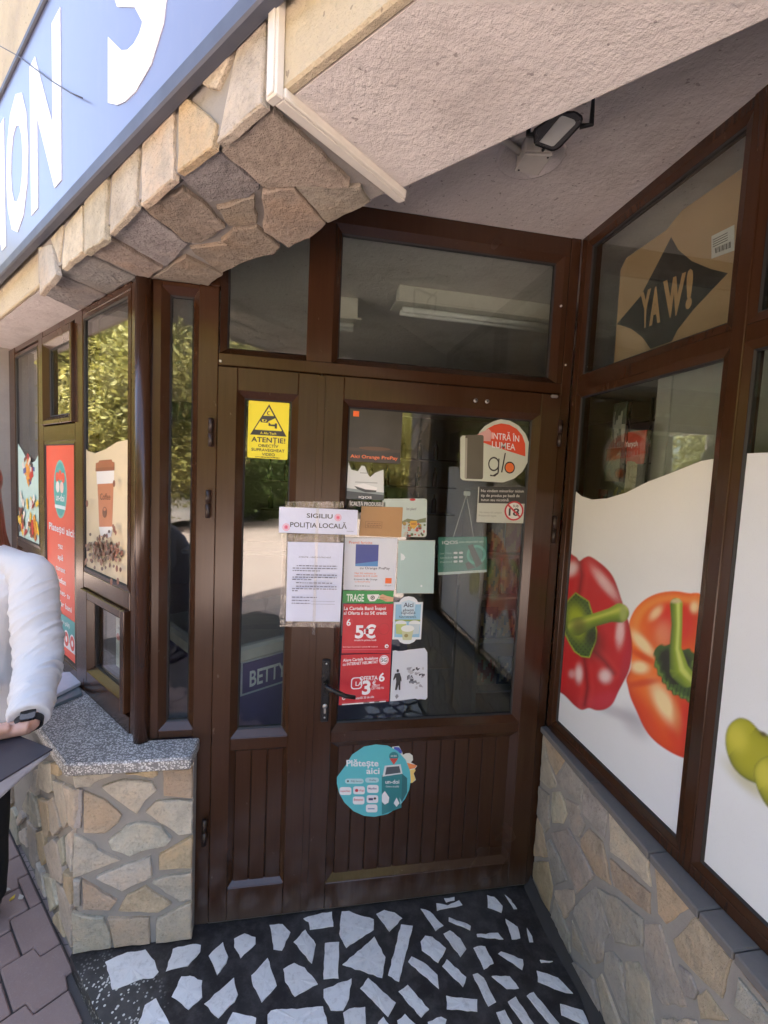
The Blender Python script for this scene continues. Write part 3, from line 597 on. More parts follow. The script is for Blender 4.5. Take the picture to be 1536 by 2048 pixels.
# seam cover strip, lever handle with plate, lock and studs
bar('cover_strip', PD, -.0125, .0125, .02, 1.995, .0145, .0165, BROWN, d2, .001)
hp = bar('handle', PD, .036, .066, .757, .994, .0145, .0235, BLACKG, d2, .0045)
hb = PD.w(.052, .905, .02)
tube('lever', [hb, PD.w(.052, .905, .05), PD.w(.060, .904, .062), PD.w(.085, .893, .066), PD.w(.12, .875, .065), PD.w(.155, .866, .06)], [.0085, .0085, .0092, .0088, .0082, .0075], BLACKG, hp, 12)
tube('keyhole', [PD.w(.0515, .82, .0225), PD.w(.0515, .82, .027)], .0085, STEEL, hp, 14); bar('lock_body', PD, .0478, .0552, .792, .82, .0225, .0262, STEEL, hp, .0015)
for z in (.776, .978): tube('screw', [PD.w(.0515, z, .0225), PD.w(.0515, z, .0248)], .0038, STEEL, hp, 10)
for px in ((951, 801), (974, 803)):
    s, z = PD.px(px, .014); tube('stud', [PD.w(s, z, .013), PD.w(s, z, .018)], .0075, STEEL, d2, 12); tube('stud_centre', [PD.w(s, z, .0175), PD.w(s, z, .0186)], .003, BLACK, d2, 8)
def hinge(par, p0, p1):
    a, b = PD.px(p0, .02), PD.px(p1, .02); s = (a[0]+b[0])/2; m = (a[1]+b[1])/2
    for z0, z1 in ((a[1], m+.0015), (m-.0015, b[1])): tube('hinge', [PD.w(s, z0, .02), PD.w(s, z1, .02)], .0082, DARKB, par, 12)
hinge(d1, (422, 836), (421, 893)); hinge(d1, (417, 980), (415, 1036)); hinge(d1, (409, 1640), (408, 1690))
hinge(d2, (1122, 840), (1118, 893)); hinge(d2, (1111, 1032), (1106, 1086))

for px in ((1131, 730), (1122, 612), (441, 722)):
    a_ = PD.px(px, .003); tube('screw_cap', [PD.w(*a_, .001), PD.w(*a_, .0055)], .004, WHITEP, frame, 10)
a_ = PD.px((1108, 793), .016); bar('door_contact', PD, a_[0]-.014, a_[0]+.014, a_[1]-.006, a_[1]+.006, .013, .026, STEEL, d2, .004)

# ---------------- display window on the right
win = empty('display_window', (XR+.02, -.7, .69), 'tall brown framed display window covered by the printed pepper vinyl', 'window')
GR = -.012
for s0, s1 in ((.004, .04), (.667, .702), (1.452, 1.56)): bar('post', PR, s0, s1, .685, CEIL-.001, -.06, .004 if s0 > .1 else .001, BROWN, win)
for s0, s1 in ((.04, .667), (.702, 1.452)):
    bar('sill_rail', PR, s0, s1, .685, .716, -.06, .004, BROWN, win); bar('transom_bar', PR, s0, s1, 2.009, 2.05, -.06, .001, BROWN, win); bar('head', PR, s0, s1, 2.549, CEIL-.001, -.06, .001, BROWN, win)
    for z0, z1 in ((.736, 1.989), (2.07, 2.529)):
        pane(PR, s0+.02, s1-.02, z0, z1, GR, win, .02, 0.0)

# ---------------- bay window on the left
bay = empty('bay_window', tuple(PL.w(.8, .716, -.03)), 'slanting brown bay window with coffee and red payment posters above the speckled sill', 'window')
GL = -.007
bar('mullion', PL, .505, .592, .716, SOF-.001, -.06, 0, BROWN, bay); bar('mullion', PL, 1.036, 1.108, .716, SOF-.001, -.06, 0, BROWN, bay); bar('end_post', PL, 1.555, 1.674, .716, SOF-.001, -.06, .001, BROWN, bay)
for s0, s1 in ((.05, .505), (.592, 1.036), (1.108, 1.555)):
    bar('head', PL, s0, s1, 2.232, SOF-.001, -.06, -.001, BROWN, bay); bar('sill_rail', PL, s0, s1, .716, .776, -.06, -.0005, BROWN, bay)
bar('rail', PL, .05, .505, 1.157, 1.222, -.06, -.001, BROWN, bay); bar('rail', PL, .592, 1.036, 1.752, 1.822, -.06, .0, BROWN, bay); bar('rail', PL, 1.108, 1.555, 1.19, 1.225, -.06, -.001, BROWN, bay)
bar('apron_panel', PL, 1.108, 1.555, .776, 1.19, -.06, -.012, BROWN, bay)
pane(PL, .066, .489, 1.239, 2.215, GL, bay, .017); pane(PL, 1.124, 1.54, 1.242, 2.205, GL, bay, .017)
pane(PL, .606, 1.022, .79, 1.738, GL, bay, .014)
for nm, a in (('casement', (.066, .503, .785, 1.155, .118, .41, .85, 1.105)), ('casement', (.594, 1.034, 1.826, 2.222, .636, .975, 1.866, 2.17))):
    s0, s1, z0, z1, g0, g1, h0, h1 = a; c = bar(nm, PL, s0, g0-.018, z0, z1, -.04, .013, BROWN, bay, .003)
    for b in ((g1+.018, s1, z0, z1), (g0-.018, g1+.018, z0, h0-.018), (g0-.018, g1+.018, h1+.018, z1)): bar('sash', PL, *b, -.04, .0126, BROWN, c, .003)
    pane(PL, g0, g1, h0, h1, -.018, c, .018, .011)

# ================================================================== flat prints
_fc = {}
def text_mesh(s, bold=0.0):
    key = (s, bold)
    if key in _fc: return _fc[key]
    c = bpy.data.curves.new('t', 'FONT'); c.body = s; c.size = 1/.702; c.offset = bold; c.resolution_u = 3; o = bpy.data.objects.new('t', c)
    m = o.to_mesh(); V = np.array([v.co[:2] for v in m.vertices]).reshape(-1, 2); F = [tuple(p.vertices) for p in m.polygons]
    o.to_mesh_clear(); bpy.data.objects.remove(o); bpy.data.curves.remove(c); _fc[key] = (V, F); return V, F
def circ(cu, cv, ru, rv, n=28, a0=0, a1=360): return [(cu+ru*math.cos(math.radians(a0+(a1-a0)*i/(n-1 if a1-a0 < 360 else n))), cv+rv*math.sin(math.radians(a0+(a1-a0)*i/(n-1 if a1-a0 < 360 else n)))) for i in range(n)]
def rrect(u0, v0, u1, v1, ru, rv, k=5):
    out = []
    for cu, cv, a in ((u1-ru, v1-rv, 0), (u0+ru, v1-rv, 90), (u0+ru, v0+rv, 180), (u1-ru, v0+rv, 270)):
        out += [(cu+ru*math.cos(math.radians(a+90*i/k)), cv+rv*math.sin(math.radians(a+90*i/k))) for i in range(k+1)]
    return out
def colmesh(name, V, F, C, mat, parent):
    me = bpy.data.meshes.new(name); me.from_pydata([tuple(map(float, v)) for v in V], [], F)
    ca = me.color_attributes.new('Col', 'FLOAT_COLOR', 'CORNER'); arr = []
    for f, c in zip(F, C): arr += [c[0], c[1], c[2], 1.0]*len(f)
    ca.data.foreach_set('color', arr); return link(name, me, parent, mat)
class Quad:
    """sheet between four photo pixels TL, TR, BR, BL on a plane at depth d"""
    def __init__(self, pl, d, q): self.pl, self.d = pl, d; self.q = [np.array(pl.px(p, d)) for p in q]; a, b, c, e = self.q; self.W = np.linalg.norm(b-a); self.H = np.linalg.norm(e-a)
    def st(self, u, v): a, b, c, e = self.q; return (a*(1-u)+b*u)*(1-v) + (e*(1-u)+c*u)*v
    def w(self, u, v, h): return self.pl.w(*self.st(u, v), self.d+h)
def sheet(name, label, cat, Q, base, items, outline=None, th=.0009, mat=None, group=None, wob=0.0):
    mat = mat or PRINT; out = outline or [(0, 0), (1, 0), (1, 1), (0, 1)]
    n = len(out); V = [Q.w(u, v, 0.0002) for u, v in out] + [Q.w(u, v, th) for u, v in out]
    F = [tuple(range(n)), tuple(range(n, 2*n))] + [(i, (i+1) % n, n+(i+1) % n, n+i) for i in range(n)]
    me_o = colmesh(name, V, F, [lin(base)]*len(F), mat, None)
    tag(me_o, label, cat, group)
    V, F, C = [], [], []; lv = th
    for it in items:
        lv += .00012; col = lin(it[-1]); k = len(V)
        if it[0] == 'p': P = it[1]; V += [Q.w(u, v, lv) for u, v in P]; F.append(tuple(range(k, k+len(P)))); C.append(col)
        elif it[0] == 'r':
            u0, v0, u1, v1 = it[1]; V += [Q.w(u, v, lv) for u, v in ((u0, v0), (u1, v0), (u1, v1), (u0, v1))]; F.append((k, k+1, k+2, k+3)); C.append(col)
        elif it[0] == 't':
            _, s, u, v, h, opt, _c = it; tv, tf = text_mesh(s, opt.get('b', 0.0)); 
            if not len(tv): continue
            x0, x1 = tv[:, 0].min(), tv[:, 0].max(); sc = h*Q.H/Q.W*opt.get('xs', 1.0); wid = (x1-x0)*sc
            if 'w' in opt: sc *= opt['w']/wid; wid = opt['w']
            al = opt.get('a', 'c'); off = u - (wid/2 if al == 'c' else wid if al == 'r' else 0) - x0*sc; sl = opt.get('slope', 0.0)
            V += [Q.w(off+x*sc, v-y*h + sl*(off+x*sc-u), lv) for x, y in tv]; F += [tuple(i+k for i in f) for f in tf]; C += [col]*len(tf)
    if F: colmesh('print', V, F, C, mat, me_o)['kind'] = 'stuff'
    return me_o
def scribble(u0, u1, v, h, r, col, words=None):
    """a line of print too small to read"""
    out = []; u = u0
    while u < u1:
        w = r.uniform(.02, .07)*(1 if words is None else words); out.append(('r', (u, v-h*r.uniform(.7, 1), min(u+w, u1), v), col)); u += w+.014
    return out
W_, K_, R_ = (244, 245, 250), (22, 20, 20), (205, 12, 38)
DG = -.018 + .0004          # just outside the door glass
z1q = lambda o, sc: (lambda *p: [(o[0]+x*sc, o[1]+y*sc) for x, y in p])
qa = z1q((390, 760), .24414); qb = z1q((670, 800), .26042); qc = z1q((550, 990), .21484); qd = z1q((670, 1170), .13672); qe = z1q((860, 900), .26379); qf = z1q((650, 1450), .27995)
r = random.Random(4)
YEL = (246, 230, 18)
sheet('warning_sticker', 'yellow video surveillance warning sticker with black triangle on the narrow leaf glass', 'sticker', Quad(PD, DG, qa((440, 165), (775, 185), (757, 655), (428, 635))), YEL, [
  ('p', [(.5, .05), (.955, .595), (.055, .595)], K_), ('p', [(.5, .115), (.82, .505), (.18, .505)], YEL), ('p', [(.5, .10), (.84, .5), (.16, .5)], YEL),
  ('p', circ(.5, .205, .05, .034), K_), ('p', circ(.515, .205, .04, .026), YEL), ('p', [(.28, .32), (.36, .255), (.66, .25), (.68, .28), (.5, .345), (.47, .375), (.31, .37)], K_), ('p', [(.335, .315), (.46, .325), (.43, .36), (.345, .355)], YEL), ('p', circ(.4, .338, .03, .015), K_),
  ('p', [(.5, .36), (.56, .40), (.66, .395), (.66, .43), (.5, .425)], K_), ('r', (.655, .375, .71, .465), K_),
  ('t', 'A Alu Tech', .5, .575, .042, {'b': .01}, YEL), ('t', 'ATENȚIE!', .51, .715, .085, {'b': .025, 'w': .84}, K_), ('t', 'OBIECTIV', .51, .80, .05, {'b': .015, 'w': .5}, K_), ('t', 'SUPRAVEGHEAT', .51, .875, .05, {'b': .015, 'w': .82}, K_), ('t', 'VIDEO', .52, .95, .05, {'b': .015, 'w': .32}, K_)] + scribble(.2, .8, .982, .014, r, K_), outline=rrect(0, 0, 1, 1, .04, .03))
ORG = (255, 110, 20)
sheet('poster', 'black prepaid card poster with orange lettering and a small orange square', 'poster', Quad(PD, DG, qb((115, 55), (520, 80), (500, 490), (95, 470))), (38, 34, 33), [
  ('r', (.065, .065, .175, .165), ORG), ('r', (0, .74, 1, .8), (58, 46, 40)), ('p', circ(.5, .74, .3, .035), (92, 60, 38)), ('t', 'Aici Orange PrePay', .5, .93, .062, {'b': .022, 'w': .9}, (255, 130, 75))])
sheet('poster', 'torn white poster of a tobacco heater with a dark foot', 'poster', Quad(PD, DG, qb((98, 475), (378, 490), (375, 770), (85, 760))), (222, 228, 228), [
  ('p', [(0, .78), (1, .86), (1, 1), (0, 1)], (48, 62, 70)), ('p', [(0, .70), (1, .79), (1, .86), (0, .78)], (140, 155, 158)), ('p', [(.2, .62), (.45, .56), (.82, .66), (.80, .74), (.5, .72)], (246, 248, 248)), ('p', [(.2, .64), (.5, .72), (.8, .74), (.78, .79), (.5, .8), (.28, .72)], (45, 55, 62)), ('r', (.34, .27, .58, .285), (120, 130, 130)), ('r', (.22, .52, .82, .545), (170, 178, 180)), ('t', 'IQOS', .5, .965, .06, {'b': .02, 'w': .34}, W_)],
  outline=[(.02, 0), (.1, .2), (.28, .24), (.38, .08), (.47, .1), (.55, .3), (.62, .38), (.75, .26), (.98, .16), (1, 1), (0, 1)])
sheet('envelope', 'brown paper envelope with a small stamped box taped to the glass', 'envelope', Quad(PD, DG+.002, qc((805, 105), (1190, 115), (1175, 395), (785, 380))), (190, 145, 92), [
  ('r', (.12, .5, .52, .51), (140, 98, 62)), ('r', (.12, .71, .52, .72), (140, 98, 62)), ('r', (.12, .5, .128, .72), (140, 98, 62)), ('r', (.512, .5, .52, .72), (140, 98, 62))] + scribble(.17, .48, .58, .03, r, (150, 106, 68)) + scribble(.15, .5, .64, .03, r, (150, 106, 68)) + scribble(.17, .46, .69, .03, r, (150, 106, 68)), mat=PRINTM)
its = [('p', circ(.45, .03, .12, .03), (205, 40, 45)), ('t', 'îmi place!', .4, .3, .07, {'b': .01, 'w': .4}, (90, 95, 90)), ('p', [(0, .6), (.25, .52), (.6, .56), (1, .5), (1, .62), (0, .66)], (120, 130, 85))]
for k in range(34): its.append(('p', circ(r.uniform(.08, .95), r.uniform(.62, .97), r.uniform(.03, .08), r.uniform(.02, .045), 9), r.choice([(150, 42, 48), (190, 80, 60), (170, 140, 50), (95, 70, 60), (200, 190, 170), (90, 115, 60)])))
its += [('p', [(.35, .58), (.62, .58), (.64, .7), (.5, .8), (.34, .7)], (225, 170, 40)), ('t', 'HARIBO', .49, .68, .05, {'w': .2, 'b': .02}, (150, 40, 30))]
sheet('sticker', 'pale rounded sweets sticker half hidden behind the brown envelope', 'sticker', Quad(PD, DG, qc((1000, 35), (1415, 32), (1410, 390), (1000, 388))), (196, 212, 202), [(i[0], ([(.42+.56*u, v) for u, v in i[1]] if i[0] == 'p' else i[1]), i[2]) if i[0] == 'p' else (i[0], i[1], .42+.56*i[2], i[3], i[4], {**i[5], 'w': i[5]['w']*.56}, i[6]) for i in its], outline=rrect(0, 0, 1, 1, .07, .06))
sheet('lettering_sticker', 'white outlined lettering stuck on the glass above the brown envelope', 'sticker', Quad(PD, DG, qb((105, 778), (385, 785), (385, 820), (105, 815))), (70, 72, 66), [('t', 'ÎCALȚĂ PRODUSELE', .5, .85, .8, {'b': .015, 'w': .94}, (225, 225, 220))])
PAPER = (226, 230, 250)
SEALD = .0172
seal = sheet('paper_seal', 'white paper strip sealing both door leaves with two pink round stamps', 'paper', Quad(PD, SEALD, qc((40, 108), (770, 140), (765, 372), (35, 350))), PAPER, [('t', 'SIGILIU', .51, .38, .17, {'b': .018, 'w': .33}, K_), ('t', 'POLIȚIA LOCALĂ', .5, .76, .185, {'b': .016, 'w': .72}, (44, 44, 50))] +
  sum([[('p', circ(cu, cv, .045, .145), (240, 170, 190)), ('p', circ(cu, cv, .036, .118), (232, 222, 240)), ('p', circ(cu, cv, .028, .09), (242, 150, 172)), ('p', circ(cu, cv, .012, .045), (235, 95, 125))] for cu, cv in ((.745, .33), (.09, .78))], []) + [('r', (.86, .85, .95, .87), (170, 172, 190))], mat=PRINTM)
its = [('t', 'ATENȚIE - UNITATE ÎNCHISĂ', .49, .195, .016, {'b': .01, 'w': .58}, (80, 80, 95))]
for k, (a, b) in enumerate([(.17, .9), (.1, .9), (.1, .6), (.17, .9), (.1, .9), (.1, .44), (.17, .82), (.17, .9), (.1, .9), (.1, .2)]): its += scribble(a, b, [.30, .33, .36, .41, .44, .468, .508, .55, .58, .605][k], .0125, r, (105, 106, 128))
for v, b in ((.685, .55), (.725, .42), (.76, .43)): its += scribble(.1, b, v, .0125, r, (105, 106, 128)) + ([('r', (.45, v, .88, v+.003), (120, 122, 140))] if v > .7 else [])
notice = sheet('paper_notice', 'white A4 typed closure notice taped over the seam of the door', 'paper', Quad(PD, SEALD, qc((118, 435), (638, 445), (605, 1180), (100, 1175))), PAPER, its, mat=PRINTM)
tp = empty('clear_tape', tuple(PD.w(0, 1.2, .02)), 'crinkled strips of clear tape running over the paper seal and notice', 'tape')
for k, q in enumerate([qc((385, 70), (412, 70), (372, 1300), (345, 1300)), qc((95, 60), (640, 60), (640, 118), (95, 118)), qc((60, 360), (640, 372), (640, 440), (60, 430)), qc((55, 1170), (610, 1180), (600, 1235), (40, 1225)), qc((70, 430), (118, 430), (100, 1190), (40, 1190))]):
    Q = Quad(PD, SEALD+.0022, q); nn = 14; V = [Q.w(i/nn, j, .0004*(j) + r.uniform(-.0002, .0011)) for i in range(nn+1) for j in (0, 1)] if k else [Q.w(j, i/nn, r.uniform(0, .0009)) for i in range(nn+1) for j in (0, 1)]
    mk('tape_strip', V, [(2*i, 2*i+1, 2*i+3, 2*i+2) for i in range(nn)], TAPE, tp, fix=False)
sheet('poster', 'white prepaid prize poster with a blue square and orange print', 'poster', Quad(PD, DG+.001, qc((650, 395), (1140, 405), (1115, 885), (638, 880))), (226, 230, 238), [('t', 'Premii fericite', .30, .115, .05, {'b': .01, 'w': .44}, (235, 120, 70)), ('r', (.21, .125, .645, .545), (36, 62, 150)), ('p', [(.21, .5), (.645, .44), (.645, .545), (.21, .545)], (70, 140, 200)), ('t', 'cu Orange PrePay', .59, .6, .046, {'b': .012, 'w': .58}, (40, 42, 60)), ('t', 'Net 5G nelimitat și', .41, .695, .034, {'b': .01, 'w': .41}, (228, 120, 70)), ('t', 'opțiuni de 6 € credit', .42, .745, .034, {'b': .01, 'w': .45}, (228, 120, 70)), ('t', 'Extensie în My Orange', .42, .81, .03, {'b': .008, 'w': .45}, (70, 72, 90)), ('t', 'cu BonusPrePay', .36, .855, .03, {'w': .3}, (228, 130, 80)), ('r', (.8, .765, .925, .87), ORG), ('t', '18 ani+', .86, .925, .028, {'w': .13}, (80, 80, 90))] + scribble(.21, .5, .93, .012, r, (130, 132, 145)))
sheet('blank_sheet', 'pale blue green blank sheet taped beside the white prize poster', 'paper', Quad(PD, DG, qc((1150, 420), (1490, 422), (1475, 915), (1132, 915))), (176, 205, 200), [('r', (0, 0, 1, .012), (205, 212, 200)), ('r', (0, .988, 1, 1), (190, 205, 195)), ('p', [(.07, .24), (.15, .27), (.2, .32), (.16, .37), (.08, .38)], (228, 236, 236)), ('p', circ(.66, .86, .028, .022), (225, 233, 233))])
CUPS = (240, 240, 236)
sheet('pull_sign', 'green pull sign with a white cup and a hand', 'sticker', Quad(PD, DG+.0015, qc((632, 888), (1105, 895), (1100, 1010), (628, 1005))), (14, 152, 62), [('t', 'TRAGE', .075, .84, .56, {'b': .035, 'w': .34, 'a': 'l'}, (230, 245, 232)), ('p', [(.475, .3), (.71, .26), (.70, .52), (.63, .82), (.53, .84), (.49, .6)], CUPS), ('p', circ(.585, .54, .042, .17), K_), ('p', circ(.585, .54, .026, .1), CUPS), ('p', circ(.585, .54, .016, .06), K_), ('p', [(.69, .34), (.735, .36), (.745, .55), (.69, .66), (.69, .6), (.72, .52), (.715, .43)], CUPS), ('p', [(.73, .35), (.78, .25), (.86, .38), (1, .5), (1, .82), (.85, .85), (.78, .7), (.72, .62)], (222, 170, 128)), ('p', [(.73, .5), (.82, .52), (.82, .58), (.74, .58)], (186, 128, 88)), ('p', [(.78, .66), (.87, .68), (.86, .74), (.79, .72)], (186, 128, 88))])
sheet('poster', 'red phone card poster with a large white 5 euro figure', 'poster', Quad(PD, DG+.001, qd((125, 280), (855, 280), (820, 995), (95, 1000))), R_, [('t', 'La Cartela Banii Înapoi', .43, .115, .065, {'b': .03, 'w': .84}, W_), ('t', 'al Oferta 6 cu 5€ credit', .44, .21, .065, {'b': .03, 'w': .86}, W_), ('p', circ(.11, .36, .09, .1), (214, 36, 58)), ('t', '6', .115, .43, .13, {'b': .03}, W_), ('p', circ(.83, .5, .11, .12), (184, 8, 30)), ('p', circ(.83, .5, .1, .11), (206, 14, 40)), ('t', '5€', .46, .68, .25, {'b': .05, 'w': .42}, W_), ('t', 'credit în prima lună', .46, .745, .036, {'b': .012, 'w': .44}, W_), ('t', 'Banii înapoi și promoții în aplicația My Vodafone', .37, .875, .024, {'b': .012, 'w': .7}, (250, 215, 222)), ('p', circ(.9, .855, .04, .04), W_), ('p', circ(.905, .86, .017, .017), R_), ('r', (.0, .915, .95, .93), (232, 90, 112)), ('r', (.0, .95, .7, .957), (225, 70, 95))])
sheet('poster', 'red unlimited internet phone card poster behind the door lever with a large white 3', 'poster', Quad(PD, DG+.0012, qd((90, 1020), (820, 1000), (790, 1700), (55, 1755))), R_, [('t', 'Alege Cartela Vodafone', .39, .125, .058, {'b': .028, 'w': .7, 'slope': -.04}, W_), ('t', 'cu INTERNET NELIMITAT', .39, .205, .058, {'b': .028, 'w': .7, 'slope': -.04}, W_), ('p', circ(.86, .13, .095, .1), W_), ('p', circ(.86, .13, .082, .086), R_), ('p', circ(.86, .13, .072, .076), W_), ('t', '5G', .86, .165, .07, {'b': .02, 'w': .11}, K_),
  ('p', rrect(.22, .46, .44, .7, .07, .06), W_), ('p', rrect(.24, .48, .42, .68, .06, .05), R_), ('t', 'OFERTA', .57, .53, .085, {'b': .03, 'w': .36}, W_), ('t', '6', .83, .565, .17, {'b': .04}, W_), ('t', 'LA', .38, .63, .085, {'b': .03}, W_), ('t', '3', .53, .81, .27, {'b': .05}, W_), ('t', '€', .68, .63, .08, {'b': .03}, W_), ('t', 'CREDIT', .72, .67, .04, {'b': .02, 'w': .16}, W_), ('t', 'CÂT VREI TU', .755, .725, .042, {'b': .02, 'w': .25}, W_), ('t', 'Valabilă 30 de zile', .49, .9, .045, {'b': .02, 'w': .4, 'slope': -.02}, W_), ('p', circ(.09, .865, .034, .034), W_), ('p', circ(.09, .865, .015, .015), R_), ('r', (.14, .86, .28, .868), (240, 150, 165)), ('r', (.05, .945, .97, .952), (232, 90, 112)), ('r', (.06, .975, .93, 1.0), W_), ('r', (.48, .978, .6, .996), K_), ('r', (.7, .976, .8, .994), K_)])
ics = [(0, .09), (.18, .09), (.22, .04), (.33, -.02), (.5, -.04), (.67, -.02), (.78, .04), (.82, .09), (1, .09), (1, .93), (.82, .93), (.76, .985), (.6, 1.03), (.42, 1.03), (.27, .99), (.2, .93), (0, .93)]
sheet('sticker', 'blue ice cream sticker with domed top showing three tubs', 'sticker', Quad(PD, DG, qd((865, 190), (1290, 190), (1255, 840), (835, 840))), (232, 238, 242), [('p', [(.06, .14), (.94, .14), (.94, .88), (.06, .88)], (150, 200, 226)), ('p', [(.25, .1), (.5, .04), (.75, .1), (.7, .4), (.3, .4)], (206, 228, 240)), ('t', 'Aici', .5, .2, .1, {'b': .02, 'w': .34}, (35, 50, 78)), ('t', 'găsești', .5, .295, .055, {'b': .015, 'w': .38}, (35, 50, 78)), ('t', 'înghețată', .5, .355, .05, {'b': .012, 'w': .5}, (35, 50, 78)), ('t', 'NATANAEL', .5, .445, .05, {'w': .6}, (45, 55, 75)), ('r', (.06, .48, .94, .52), (150, 175, 90)), ('p', circ(.27, .57, .2, .07), (236, 242, 240)), ('p', circ(.74, .57, .2, .07), (236, 242, 240)), ('p', [(.09, .58), (.45, .58), (.42, .82), (.12, .8)], (190, 205, 130)), ('p', [(.56, .58), (.93, .58), (.9, .8), (.6, .82)], (205, 220, 224)), ('p', [(.3, .69), (.72, .69), (.66, .94), (.36, .94)], (205, 210, 165)), ('p', circ(.51, .68, .23, .075), (240, 244, 240)), ('p', circ(.47, .84, .07, .04), (160, 150, 90))], outline=ics)
its = []
for k in range(26): its.append(('p', [(x0, y0), (x0+r.uniform(.04, .14), y0-.01), (x0+r.uniform(.03, .12), y0+r.uniform(.02, .06)), (x0, y0+.04)], r.choice([(120, 124, 136), (165, 168, 178), (70, 72, 84), (190, 192, 200)])) if True else 0) if (x0 := r.uniform(.4, .85)) and (y0 := r.uniform(.36, .74)) else None
its += [('p', circ(.165, .415, .034, .03), (35, 36, 42)), ('p', [(.09, .47), (.22, .455), (.27, .55), (.28, .62), (.255, .6), (.25, .66), (.255, .78), (.215, .78), (.2, .68), (.16, .78), (.11, .78), (.135, .62), (.12, .54), (.06, .6), (.05, .57)], (38, 39, 46)), ('p', [(.12, .9), (.17, .85), (.22, .9), (.16, .95)], (150, 152, 158))]
sheet('photo_print', 'torn black and white print of a dark figure beside stacked crates', 'paper', Quad(PD, DG, qd((845, 925), (1350, 920), (1350, 1690), (805, 1700))), (218, 224, 234), its, outline=[(0, .05), (.08, .04), (.16, .055), (.3, .05), (.45, .03), (.7, .015), (.92, 0), (1, .08), (1, .94), (.95, .98), (.8, .965), (.74, .975), (.68, .955), (.3, .985), (0, 1)], mat=PRINTM)
glo = [(.24, .28), (.27, .2), (.34, .11), (.45, .04), (.57, .0), (.7, .02), (.84, .1), (.94, .22), (.99, .36), (1, .5), (.97, .68), (.9, .82), (.78, .93), (.62, 1.0), (.05, .985), (.01, .95), (0, .3), (.03, .26)]
sheet('sticker', 'round white heated tobacco sticker with an orange top sector and a clear slot', 'sticker', Quad(PD, DG, qb((965, 148), (1495, 148), (1490, 640), (955, 622))), (206, 214, 200), [('p', [(.25, .34), (.3, .24), (.38, .15), (.48, .09), (.58, .065), (.7, .085), (.81, .15), (.89, .25), (.935, .38), (.94, .58), (.45, .42)], (226, 72, 30)), ('p', [(.24, .24), (.4, .15), (.44, .2), (.43, .35), (.26, .34)], (220, 170, 168)), ('p', rrect(.07, .25, .33, .96, .03, .03), (96, 92, 80)), ('r', (.07, .3, .1, .95), (168, 168, 156)), ('t', 'INTRĂ ÎN', .645, .33, .1, {'b': .012, 'w': .4, 'slope': .12}, W_), ('t', 'LUMEA', .62, .465, .1, {'b': .012, 'w': .34, 'slope': .12}, W_), ('p', circ(.48, .71, .08, .115), K_), ('p', circ(.48, .71, .063, .09), (206, 214, 200)), ('p', [(.545, .62), (.562, .62), (.555, .84), (.535, .88), (.535, .82)], K_), ('p', [(.43, .88), (.47, .89), (.55, .83), (.55, .86), (.5, .91), (.43, .905)], K_), ('p', [(.635, .53), (.652, .53), (.605, .84), (.585, .84)], K_), ('p', circ(.71, .76, .077, .095), K_), ('p', circ(.71, .76, .062, .075), (232, 110, 30))], outline=glo)
sheet('age_sticker', 'black and white under 18 tobacco age notice with a red crossed circle', 'sticker', Quad(PD, DG, qb((1100, 665), (1472, 668), (1455, 948), (1085, 938))), (200, 205, 192), [('r', (.02, 0, 1, .46), (40, 40, 40)), ('t', 'Nu vindem minorilor niciun', .5, .15, .075, {'b': .012, 'w': .88}, (214, 216, 208)), ('t', 'tip de produs pe bază de', .46, .28, .075, {'b': .012, 'w': .8}, (214, 216, 208)), ('t', 'tutun sau nicotină.', .36, .40, .075, {'b': .012, 'w': .58}, (214, 216, 208)), ('t', 'Nu insista să cumperi', .28, .74, .05, {'w': .45}, (140, 145, 135)), ('t', 'Respectă legea', .22, .83, .05, {'w': .36}, (140, 145, 135)), ('p', circ(.76, .66, .2, .27), (196, 30, 44)), ('p', circ(.76, .66, .165, .225), (224, 226, 220)), ('t', 'SUB', .79, .56, .07, {'b': .015}, K_), ('t', '18', .76, .79, .2, {'b': .035, 'w': .22}, K_), ('p', [(.62, .52), (.65, .49), (.9, .8), (.87, .83)], (196, 30, 44))])
# hanging card behind the glass on a string
hc = sheet('hanging_card', 'teal card hanging on a white string behind the door glass', 'card', Quad(PD, -.04, qe((62, 660), (432, 655), (430, 925), (60, 948))), (36, 128, 112), [('p', circ(.78, .5, .2, .27), (90, 188, 172)), ('p', circ(.78, .5, .15, .2), (46, 140, 124)), ('p', [(.6, .25), (.7, .2), (.9, .75), (.78, .86)], (60, 66, 70)), ('p', [(.55, .72), (.62, .68), (.76, .86), (.6, .9)], (60, 66, 70)), ('t', 'IQOS', .08, .19, .09, {'b': .012, 'a': 'l', 'w': .32}, W_), ('t', 'este disponibil aici', .42, .165, .06, {'b': .006, 'a': 'l', 'w': .5}, (205, 232, 226)), ('r', (0, .93, 1, 1), (226, 236, 234))] + sum([[('t', a, .28, v, .045, {'a': 'r', 'w': .24}, (190, 222, 214)), ('p', rrect(.31, v-.05, .39, v+.01, .02, .02), W_), ('p', rrect(.42, v-.05, .5, v+.01, .02, .02), W_)] for a, v in (('Luni - Vineri', .45), ('Sâmbătă', .57), ('Duminică', .68))], []))
tp_ = PD.w(*PD.px(qe((275, 340))[0], -.04), -.0385)
for q in ((175, 662), (330, 658)): tube('string', [tp_, PD.w(*PD.px(qe(q)[0], -.04), -.0385)], .0011, plain('white_string', (.75, .75, .72), .8), hc, 6)
bar('suction_cup', PD, *(lambda a: (a[0]-.012, a[0]+.012, a[1]-.006, a[1]+.012))(PD.px(qe((275, 335))[0], -.04)), -.0405, -.0262, plain('cloudy_plastic', (.6, .6, .58), .3), hc, .003)
